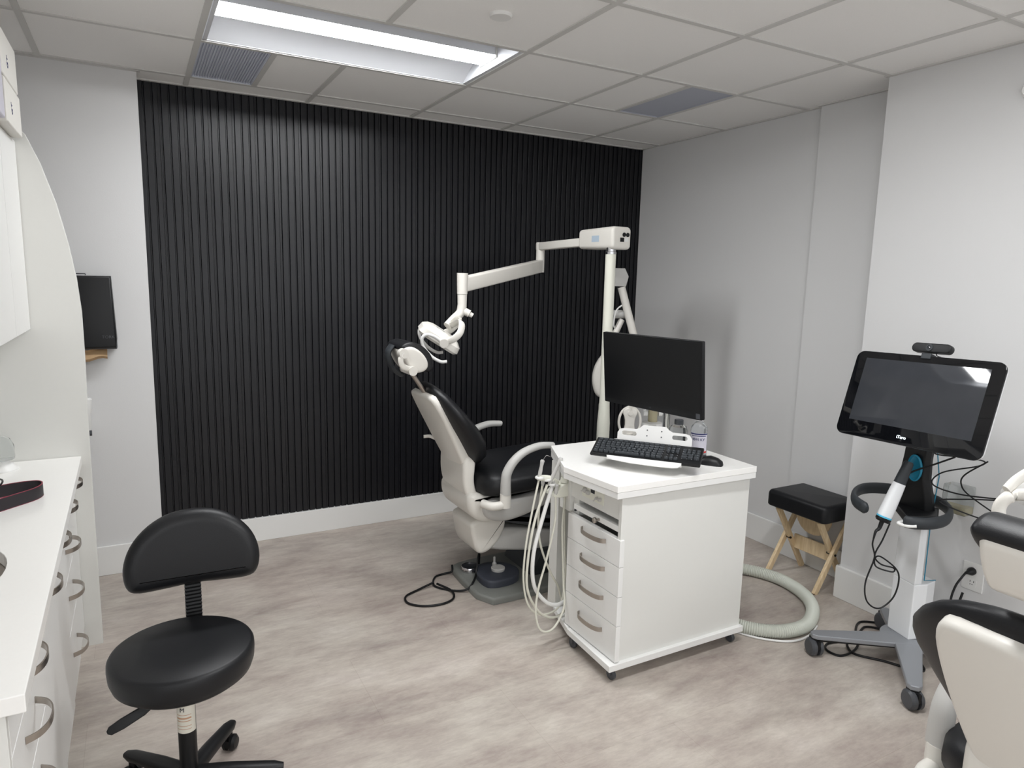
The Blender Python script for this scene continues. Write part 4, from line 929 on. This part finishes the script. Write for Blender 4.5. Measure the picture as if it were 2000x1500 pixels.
for k, ch in enumerate('KWIKY'):
    a = th1+(k-2)*0.30
    text(ch, 0.017, M_inkb, t, MF((BX+0.0379*math.cos(a), BY+0.0379*math.sin(a), 0.880), (-math.sin(a), math.cos(a), 0), (0, 0, 1)))
BX2, BY2 = -1.13, -1.76
t = thing('clear_jar', 'clear jar with a ribbed grey cap behind the keyboard plate', 'jar', loc=(BX2, BY2, 0.802))
bm = BM(); lathe(bm, (BX2, BY2, 0.803), (0, 0, 1), [(0.038, 0), (0.042, 0.004), (0.042, 0.09), (0.036, 0.105), (0.020, 0.112), (0.018, 0.116)]); obj('jar_body', bm, M_clear, t)
bm = BM(); lathe(bm, (BX2, BY2, 0.918), (0, 0, 1), [(0.02, 0), (0.0205, 0.002), (0.0205, 0.02), (0.018, 0.022), (0, 0.0215)], seg=28); obj('cap', bm, M_casterg, t)
BX3, BY3 = -1.185, -1.66
t = thing('clear_canister', 'tall clear canister beside the monitor post', 'canister', loc=(BX3, BY3, 0.802))
bm = BM(); lathe(bm, (BX3+0.03, BY3, 0.803), (0, 0, 1), [(0.040, 0), (0.045, 0.005), (0.045, 0.16), (0.042, 0.165)]); obj('canister_body', bm, M_clear, t)
bm = BM(); lathe(bm, (BX3+0.03, BY3, 0.969), (0, 0, 1), [(0.046, 0), (0.046, 0.012), (0.04, 0.016), (0, 0.016)]); obj('lid', bm, M_clear, t)
# round white shield behind the cart
t = thing('suction_unit', 'round white handled housing behind the cart', 'suction unit', loc=(-0.84, -1.06, 0))
fo = frame((-0.845, -1.052, 0.768), (0.88, -0.47, 0), (0, 0, 1)); n = 32
bm = BM(); rg = [(0.062*math.cos(2*PI*k/n), 0.085*math.sin(2*PI*k/n)) for k in range(n)]
tube(bm, [fo(a, b, 0) for a, b in rg], 0.0075, closed=True, seg=10); obj('ring_frame', bm, M_chair, t)
bm = BM(); puff(bm, [(-0.045, 0.058), (-0.02, 0.082), (0.02, 0.082), (0.045, 0.058), (0.028, 0.02), (0.026, -0.03), (0.045, -0.085), (-0.045, -0.085), (-0.026, -0.03), (-0.028, 0.02)], fo, -0.012, 0.012, 0.006, smooth=1); bd = obj('front_shield', bm, M_chair, t)
bm = BM(); lathe(bm, fo(0, 0.05, 0.012), Vector((-0.47, -0.88, 0)), [(0.016, 0), (0.014, 0.006), (0, 0.007)], seg=20); cyl(bm, fo(0, 0.055, 0.012), fo(0.0, 0.10, 0.012), 0.006); obj('nozzle', bm, M_chair, t)
bm = BM(); cyl(bm, (-0.845, -1.052, 0.02), (-0.845, -1.052, 0.70), 0.022); lathe(bm, (-0.845, -1.052, 0.0), (0, 0, 1), [(0.09, 0), (0.09, 0.012), (0.03, 0.03)]); obj('support_post', bm, M_chair, t)

# ------------------------------------------------------------------ hose on the floor
bm = BM()
hp = smooth_path([(-1.04, -1.50, 0.20), (-0.86, -1.47, 0.12), (-0.66, -1.50, 0.045), (-0.47, -1.60, 0.031), (-0.39, -1.76, 0.031), (-0.41, -1.93, 0.031), (-0.50, -2.07, 0.031), (-0.66, -2.17, 0.031), (-0.80, -2.175, 0.031), (-0.90, -2.12, 0.031), (-0.97, -2.03, 0.032), (-1.0, -1.93, 0.034), (-1.02, -1.90, 0.05)], 40)
L_ = [0.0]
for i in range(1, len(hp)): L_.append(L_[-1]+(hp[i]-hp[i-1]).length)
step = 0.0048; Q = []; d_ = 0.0; i = 0
while d_ < L_[-1]:
    while L_[i+1] < d_: i += 1
    s_ = (d_-L_[i])/(L_[i+1]-L_[i]+1e-9); Q.append(hp[i].lerp(hp[i+1], s_)); d_ += step
tube(bm, Q, 0.0285, seg=20, sm=1, ridge=0.075)
tag(obj('corrugated_hose', bm, M_hose, ang=30), 'grey corrugated vacuum hose curving on the floor right of the cart', 'hose')
bm = BM(); tube(bm, [(-1.0, -2.0, 0.006), (-0.93, -2.13, 0.006), (-0.82, -2.215, 0.006), (-0.70, -2.215, 0.006), (-0.60, -2.175, 0.008)], 0.005, seg=8)
tag(obj('thin_tube', bm, M_trimw), 'thin white tube on the floor along the corrugated hose', 'tube')

# ------------------------------------------------------------------ folding stool
t = thing('folding_stool', 'folding beech stool with a thick black padded seat', 'stool', loc=(-0.21, -1.80, 0))
a_ = math.radians(0)
sx0, sx1, sy0, sy1 = -0.330, -0.040, -1.972, -1.605
bm = BM(); puff(bm, roundrect(sx1-sx0, sy1-sy0, 0.03, 4), lambda a, b, c: Vector(((sx0+sx1)/2+a, (sy0+sy1)/2+b, c)), 0.378, 0.468, 0.012, r1=0.026, steps=5); obj('seat', bm, M_vinyl, t, ang=60)
def stick(bm, p, q, w_=0.03, d_=0.018):
    p, q = Vector(p), Vector(q); tt = (q-p).normalized(); sy_ = Vector((0, 1, 0)); sx_ = sy_.cross(tt).normalized()
    rings(bm, [[c+sx_*a+sy_*b for a, b in ((-w_/2, -d_/2), (w_/2, -d_/2), (w_/2, d_/2), (-w_/2, d_/2))] for c in (p, q)])
    return bm
for y_, o_ in ((-1.655, 1), (-1.93, -1)):
    obj('leg', stick(BM(), (-0.318, y_+0.012*o_, 0.0), (-0.085, y_+0.012*o_, 0.378)), M_wood, t, smooth=False, bev=0.002)
    obj('leg', stick(BM(), (-0.065, y_-0.010*o_, 0.0), (-0.298, y_-0.010*o_, 0.378)), M_wood, t, smooth=False, bev=0.002)
    bm = BM(); cyl(bm, (-0.195, y_-0.026, 0.19), (-0.195, y_+0.026, 0.19), 0.006, seg=12); obj('pivot_bolt', bm, M_blk, t)
bm = BM(); puff(bm, [(-1.90, 0.378), (-1.68, 0.378), (-1.685, 0.31), (-1.73, 0.255), (-1.79, 0.24), (-1.85, 0.255), (-1.895, 0.31)], YZ(-0.17), -0.005, 0.005, smooth=1); obj('curved_brace', bm, M_wood, t, smooth=False)
bm = BM(); bx(bm, (-0.155, -1.915, 0.125), (-0.143, -1.668, 0.205)); obj('cross_board', bm, M_wood, t, smooth=False, bev=0.003)

# ------------------------------------------------------------------ scanner cart
KX, KY = -0.49, -2.52
t = thing('scanner_cart', 'white intraoral scanner cart with large tilted touchscreen', 'scanner cart', loc=(-0.42, -2.52, 0))
# legs
def leg(a, b, w0, w1, z=0.100, th=0.02):
    a, b = Vector((*a, z)), Vector((*b, z)); d = (b-a).normalized(); p = Vector((-d.y, d.x, 0)); bm = BM()
    P = [a-p*w0, b-p*w1, b+d*w1*0.7-p*w1*0.5, b+d*w1*0.7+p*w1*0.5, b+p*w1, a+p*w0]
    rings(bm, [[q+Vector((0, 0, -th)) for q in P], [q for q in P]]); return bm
HUB = (-0.50, -2.53)
for li, (e, w1) in enumerate((((-0.815, -2.325), 0.026), ((-0.805, -2.745), 0.026), ((-0.33, -2.32), 0.022), ((-0.315, -2.74), 0.022))):
    lg = obj('leg', leg(HUB, e, 0.055, w1, z=0.1-0.0007*li), M_silver, t, smooth=False, bev=0.004, bseg=3)
    bm = BM(); dd = (Vector(e)-Vector(HUB)).normalized()
    q = leg(HUB, e, 0.040, w1*0.85, z=0.0795-0.0007*li, th=0.008); obj('leg_underside', q, M_blk, lg, smooth=False)
    cx, cy = e; al = -0.35
    ax2 = Vector((math.cos(al), math.sin(al), 0))*1.0
    for s in (-1, 1): lathe(bm, Vector((cx, cy, 0.038))+ax2*0.007*s, ax2*s, [(0, 0), (0.038, 0), (0.038, 0.012), (0.030, 0.020), (0, 0.021)], seg=28)
    cs = obj('castor', bm, M_casterg, lg)
    bm = BM(); cyl(bm, (cx, cy, 0.05), (cx, cy, 0.073), 0.016, seg=16); bx(bm, (-0.006, -0.034, 0), (0.006, 0.034, 0.036), Matrix.Translation((cx, cy, 0.038)) @ Euler((0, 0, al)).to_matrix().to_4x4()); obj('castor_fork', bm, M_blk, cs)
bm = BM(); lathe(bm, (-0.475, -2.52, 0.076), (0, 0, 1), [(0.105, 0), (0.11, 0.004), (0.11, 0.018), (0.108, 0.0212)], seg=32); obj('hub', bm, M_silver, t, smooth=False)
# column
bm = BM(); P = [(-0.512, -2.540), (-0.482, -2.428), (-0.40, -2.42), (-0.37, -2.48), (-0.38, -2.55), (-0.45, -2.558)]
puff(bm, P, XY(0), 0.0985, 0.34); obj('column_foot', bm, M_scanw, t, smooth=False, bev=0.004, bseg=3)
bm = BM(); rings(bm, [[Vector((a, b, z)) for a, b in P_] for z, P_ in ((0.34, [(-0.512, -2.540), (-0.482, -2.428), (-0.455, -2.425), (-0.470, -2.545)]), (0.66, [(-0.507, -2.537), (-0.48, -2.434), (-0.455, -2.43), (-0.47, -2.545)]), (0.80, [(-0.485, -2.537), (-0.46, -2.44), (-0.435, -2.435), (-0.45, -2.545)]))])
obj('column', bm, M_scanw, t, smooth=False, bev=0.004, bseg=3)
bm = BM(); tube(bm, [(-0.382, -2.550, 0.342), (-0.462, -2.548, 0.356), (-0.466, -2.548, 0.62), (-0.446, -2.549, 0.80), (-0.47, -2.545, 0.90)], 0.0022, seg=8, sm=1); obj('trim_line', bm, M_teal, t, label='teal edge line')
# neck, sweeping forward and up to the screen
NK = [(-0.52, -2.49, 0.66), (-0.53, -2.49, 0.72), (-0.545, -2.50, 0.80), (-0.555, -2.51, 0.88), (-0.575, -2.53, 1.0)]
bm = BM(); RS = []
for (x_, y_, z_), w_ in zip(NK, (0.085, 0.082, 0.06, 0.052, 0.05)):
    RS.append([Vector((x_+a, y_+b, z_)) for a, b in ((-0.014, -w_*0.8), (-0.014, w_*0.8), (0.012, w_), (0.03, w_), (0.03, -w_), (0.012, -w_))])
rings(bm, RS); nk_ = obj('neck', bm, M_blk, t, smooth=False, bev=0.004, bseg=3)
# cradle
bm = BM(); cf = frame((-0.5725, -2.515, 0.845), (0, -1, 0), (-0.08, 0, 1)); n = 28
ov = [(0.026*math.cos(2*PI*k/n)+0.006, 0.052*math.sin(2*PI*k/n)) for k in range(n)]
puff(bm, ov, cf, 0.004, -0.02, 0, r1=0); tube(bm, [cf(a, b, 0.004) for a, b in ov], 0.004, closed=True, seg=8); puff(bm, ov, cf, -0.004, 0.003)
obj('wand_cradle', bm, M_teal, t, label='teal wand cradle')
# handle ring: open loop round the column
hr = [(-0.66, -2.33, 0.665), (-0.70, -2.385, 0.655), (-0.69, -2.40, 0.652)]
bm = BM(); ring_pts = [(-0.69, -2.415, 0.655), (-0.665, -2.345, 0.665), (-0.60, -2.295, 0.675), (-0.52, -2.275, 0.68), (-0.45, -2.30, 0.682), (-0.40, -2.36, 0.682), (-0.375, -2.44, 0.68), (-0.385, -2.53, 0.675), (-0.43, -2.595, 0.665), (-0.51, -2.63, 0.655), (-0.59, -2.625, 0.65), (-0.65, -2.59, 0.648), (-0.67, -2.555, 0.648)]
tube(bm, ring_pts, lambda s: 0.025 if 0.01 < s < 0.99 else 0.015, seg=16, flat=0.55, up=(0, 0, 1)); obj('handle_ring', bm, M_blk2, t, ang=60)
bm = BM(); puff(bm, [(-0.66, -2.56), (-0.53, -2.43), (-0.45, -2.42), (-0.44, -2.56), (-0.55, -2.62)], XY(0), 0.635, 0.67, 0.006); obj('handle_bridge', bm, M_blk, t)
bm = BM(); tube(bm, [(-0.655, -2.545, 0.64), (-0.675, -2.54, 0.635), (-0.672, -2.575, 0.635), (-0.655, -2.60, 0.64)], 0.007); obj('cradle_hook', bm, M_trimw, t, label='white hook')
# screen
Ms = Matrix.Translation((-0.713, -2.567, 1.135)) @ Euler((math.radians(-18.0), math.radians(-1.6), math.radians(-93.2)), 'XYZ').to_matrix().to_4x4()
f = lambda a, b, c: Ms @ Vector((a, -c, b))
bm = BM(); puff(bm, roundrect(0.572, 0.345, 0.03, 6), f, -0.03, -0.006, 0.012, r1=0); obj('screen_shell', bm, M_scanw, t)
bm = BM(); puff(bm, roundrect(0.58, 0.353, 0.032, 6), f, -0.006, 0.001, 0.0, r1=0.002, steps=2); sc = obj('screen_bezel', bm, M_glass, t)
bm = BM(); puff(bm, [(-0.243, -0.112), (0.243, -0.112), (0.243, 0.148), (-0.243, 0.148)], f, 0.001, 0.0014); obj('touchscreen', bm, M_glass2, sc, smooth=False)
bm = BM(); RS = []
puff(bm, roundrect(0.12, 0.12, 0.01), lambda a, b, c: Ms @ Vector((a+0.02, c, b)), 0.028, 0.09, 0.004)
obj('tilt_joint', bm, M_blk2, t)
bm = BM(); bar(bm, Ms @ Vector((0.02, 0.085, -0.02)), (-0.56, -2.52, 0.98), 0.03, 0.02); obj('screen_bracket', bm, M_blk, t)
text('iTero', 0.017, M_logo, sc, Ms @ MF((-0.005, -0.0016, -0.147), (1, 0, 0), (0, 0, 1)), name='lit_logo')
# small wipes box behind the ring
t2 = thing('clear_box', 'small clear plastic box held behind the scanner handle ring', 'box', loc=(-0.35, -2.52, 0.66))
bm = BM(); bx(bm, (-0.32, -2.60, 0.625), (-0.255, -2.50, 0.745)); obj('box_body', bm, M_clear, t2, smooth=False, bev=0.006)
bm = BM(); bx(bm, (-0.318, -2.598, 0.628), (-0.257, -2.502, 0.66)); obj('box_contents', bm, M_beige, t2, smooth=False, bev=0.005)
# wand
t = thing('scanner_wand', 'white and grey handheld scanner wand resting in the cradle', 'scanner wand', loc=(-0.64, -2.50, 0.66))
W0, W1 = Vector((-0.686, -2.480, 0.625)), Vector((-0.605, -2.515, 0.872)); wd = (W1-W0).normalized(); L_ = (W1-W0).length
wu = Vector((0.47, 0.88, 0)); wu = (wu-wd*wu.dot(wd)).normalized(); wv = wd.cross(wu)
def wsec(bm, ss, m_=None): return loft(bm, [(W0+wd*(s*L_), a*1.12, b*1.15) for s, a, b in ss], wv, wu, seg=20, e=3)
bm = BM(); wsec(bm, [(0.09, 0.024, 0.018), (0.12, 0.025, 0.019), (0.5, 0.022, 0.017), (0.64, 0.020, 0.016)]); obj('wand_body', bm, M_scanw, t)
bm = BM(); wsec(bm, [(0.64, 0.0195, 0.0155), (0.80, 0.018, 0.014), (0.97, 0.016, 0.012), (1.0, 0.012, 0.009)]); obj('wand_sleeve', bm, M_blk2, t, label='dark grey sleeve')
bm = BM(); wsec(bm, [(0.065, 0.0245, 0.0185), (0.09, 0.025, 0.019)]); obj('light_band', bm, M_cyan, t, label='light blue band')
bm = BM(); wsec(bm, [(0.0, 0.020, 0.016), (0.03, 0.025, 0.019), (0.065, 0.0245, 0.0185)]); cyl(bm, W0-wv*0.03+wd*0.01, W0-wv*0.02+wd*0.012, 0.008); obj('wand_end', bm, M_blk, t)
bm = BM(); tube(bm, [W0+wd*0.0, W0-wd*0.02+Vector((-0.003, 0, -0.01)), Vector((-0.712, -2.475, 0.585)), Vector((-0.722, -2.475, 0.555))], lambda s: 0.009-0.0055*s, seg=12); obj('strain_relief', bm, M_blk, t)
bm = BM(); tube(bm, [(-0.722, -2.475, 0.555), (-0.724, -2.475, 0.53), (-0.712, -2.48, 0.49), (-0.712, -2.485, 0.45), (-0.70, -2.50, 0.435), (-0.66, -2.53, 0.425), (-0.655, -2.53, 0.44), (-0.69, -2.50, 0.45), (-0.712, -2.485, 0.475), (-0.70, -2.50, 0.485), (-0.655, -2.54, 0.44), (-0.645, -2.55, 0.39), (-0.665, -2.545, 0.32), (-0.71, -2.52, 0.275), (-0.745, -2.49, 0.30), (-0.745, -2.475, 0.37), (-0.715, -2.48, 0.46), (-0.705, -2.48, 0.50), (-0.685, -2.49, 0.55), (-0.665, -2.50, 0.62)], 0.0032, seg=8, sm=7); obj('wand_cable', bm, M_blk, t)
# webcam on the screen
fw = lambda a, b, c: Ms @ Vector((a, -c, b))
t = thing('webcam', 'black oblong webcam clipped on top of the scanner screen', 'webcam', M=Ms @ Matrix.Translation((0.03, 0, 0.18)))
bm = BM(); puff(bm, roundrect(0.15, 0.036, 0.0175, 8), lambda a, b, c: fw(a+0.01, b+0.208, c), -0.022, 0.006, 0.004); obj('webcam_body', bm, M_blk, t)
bm = BM(); nf = (fw(0, 0, 1)-fw(0, 0, 0)).normalized(); lathe(bm, fw(0.006, 0.208, 0.006), nf, [(0.014, 0), (0.013, 0.003), (0.0085, 0.003), (0.0085, 0.001), (0, 0.001)], seg=24); obj('lens_ring', bm, M_blk2, t)
bm = BM(); lathe(bm, fw(0.006, 0.208, 0.007), nf, [(0.004, 0), (0.003, 0.0012), (0, 0.0014)], seg=16); obj('lens', bm, M_glass, t)
bm = BM(); puff(bm, roundrect(0.038, 0.022, 0.003), lambda a, b, c: fw(a+0.0, b+0.175, c), -0.03, 0.006, 0.003); obj('clip', bm, M_blk2, t)
bm = BM(); tube(bm, [fw(0.03, 0.195, -0.01), fw(0.04, 0.18, 0.004), fw(0.05, 0.178, -0.02)], 0.0018, seg=8); obj('webcam_cord', bm, M_blk, t)
# cables behind the screen
def S2(a, b, c): return Vector((a, b, c))
bm = BM()
tube(bm, [(-0.62, -2.66, 0.99), (-0.63, -2.62, 0.935), (-0.60, -2.70, 0.935), (-0.56, -2.76, 0.93), (-0.53, -2.73, 0.90), (-0.56, -2.62, 0.85), (-0.58, -2.60, 0.80), (-0.53, -2.68, 0.775), (-0.47, -2.82, 0.785), (-0.52, -2.70, 0.76), (-0.56, -2.62, 0.735), (-0.51, -2.71, 0.70), (-0.46, -2.83, 0.68), (-0.47, -2.78, 0.655), (-0.50, -2.74, 0.64)], 0.0028, seg=8, sm=7)
tag(obj('tangled_cord', bm, M_blk), 'black tangled cord hanging under the right side of the scanner screen', 'cord')
bm = BM(); tube(bm, [(-0.55, -2.77, 0.93), (-0.56, -2.70, 0.86), (-0.53, -2.68, 0.81), (-0.50, -2.70, 0.77), (-0.46, -2.79, 0.71), (-0.44, -2.84, 0.68)], 0.0028, seg=8, sm=7)
tag(obj('straight_cord', bm, M_blk), 'black cord zigzagging through the tangle under the screen', 'cord')
bm = BM(); tube(bm, [(-0.60, -2.68, 0.93), (-0.585, -2.60, 0.88), (-0.60, -2.53, 0.835), (-0.62, -2.50, 0.80)], 0.0035, seg=8)
tag(obj('screen_cable', bm, M_blk), 'black cable running diagonally from the screen to the wand cradle', 'cable')
# power cable on floor and up to the wall outlet
bm = BM(); tube(bm, [(-0.30, -2.62, 0.3), (-0.36, -2.60, 0.10), (-0.40, -2.50, 0.012), (-0.52, -2.62, 0.006), (-0.60, -2.50, 0.006), (-0.66, -2.40, 0.006), (-0.60, -2.33, 0.012), (-0.50, -2.31, 0.006), (-0.40, -2.28, 0.006), (-0.36, -2.34, 0.006), (-0.46, -2.38, 0.006), (-0.56, -2.34, 0.006), (-0.68, -2.30, 0.006), (-0.74, -2.33, 0.006), (-0.73, -2.39, 0.006), (-0.64, -2.39, 0.006), (-0.55, -2.35, 0.006), (-0.47, -2.28, 0.006), (-0.38, -2.24, 0.006), (-0.31, -2.28, 0.006)], 0.005, seg=8, sm=7)
tag(obj('power_cable', bm, M_blk), 'black power cable tangled on the floor under the scanner cart', 'cable')
t = thing('wall_outlet', 'white double wall outlet above the near right baseboard', 'outlet', loc=(-0.23, -2.62, 0.357))
bm = BM(); puff(bm, [(-2.578+0.0, 0.415), (-2.66, 0.418), (-2.66, 0.297), (-2.578, 0.297)], YZ(-0.23), 0, -0.006, 0, r1=0.002); obj('face_plate', bm, M_trimw, t)
bm = BM(); puff(bm, [(-2.60+a, 0.0) for a in ()] or [(-2.602, 0.345), (-2.636, 0.345), (-2.636, 0.315), (-2.602, 0.315)], YZ(-0.236), 0, -0.0015); obj('receptacle', bm, M_trimw, t)
bm = BM()
for y_ in (-2.612, -2.626): bx(bm, (-0.2382, y_-0.001, 0.332), (-0.2376, y_+0.001, 0.340))
for y_ in (-2.613, -2.621): bx(bm, (-0.2382, y_-0.0015, 0.321), (-0.2376, y_+0.0015, 0.325))
obj('slot', bm, M_slot, t, smooth=False)
t = thing('power_plug', 'black power plug in the upper socket of the wall outlet', 'plug', loc=(-0.25, -2.612, 0.378))
bm = BM(); lathe(bm, (-0.237, -2.617, 0.382), (-1, 0.1, -0.05), [(0.016, 0), (0.017, 0.012), (0.013, 0.022), (0.008, 0.032), (0.0055, 0.045)], seg=20); obj('plug_body', bm, M_blk, t)
bm = BM(); tube(bm, [(-0.28, -2.612, 0.380), (-0.30, -2.61, 0.365), (-0.325, -2.60, 0.32), (-0.345, -2.60, 0.25), (-0.35, -2.62, 0.12), (-0.36, -2.66, 0.01)], 0.0045, seg=10); obj('cord', bm, M_blk, t)


# ------------------------------------------------------------------ operating light of the near chair, entering at the right frame edge
t = thing('dental_light', 'white curved light handle and arm at the right frame edge', 'dental light', loc=(-1.60, -3.44, 1.15))
bm = BM(); tube(bm, [(-1.66, -3.45, 1.25), (-1.72, -3.425, 1.215), (-1.76, -3.405, 1.185), (-1.785, -3.40, 1.165)], 0.007, flat=1.6, up=(0.5, 0.8, 0)); obj('yoke_arm', bm, M_chair, t)
bm = BM(); tube(bm, [(-1.69, -3.45, 1.150), (-1.755, -3.42, 1.158), (-1.787, -3.405, 1.152), (-1.800, -3.398, 1.130), (-1.800, -3.404, 1.10), (-1.788, -3.414, 1.070), (-1.77, -3.42, 1.055)], 0.013, flat=0.7, seg=16, up=(0.876, -0.482, 0.3)); obj('grab_handle', bm, M_chair, t, ang=60)
bm = BM(); puff(bm, [(-0.10, -0.03), (0.16, -0.05), (0.16, 0.03), (-0.06, 0.03), (-0.10, 0.0)], frame((-1.66, -3.47, 1.155), (0.876, -0.482, 0.0), (0, 0, 1)), -0.08, 0.08, 0.012, smooth=1); obj('lamp_head', bm, M_chairg, t)
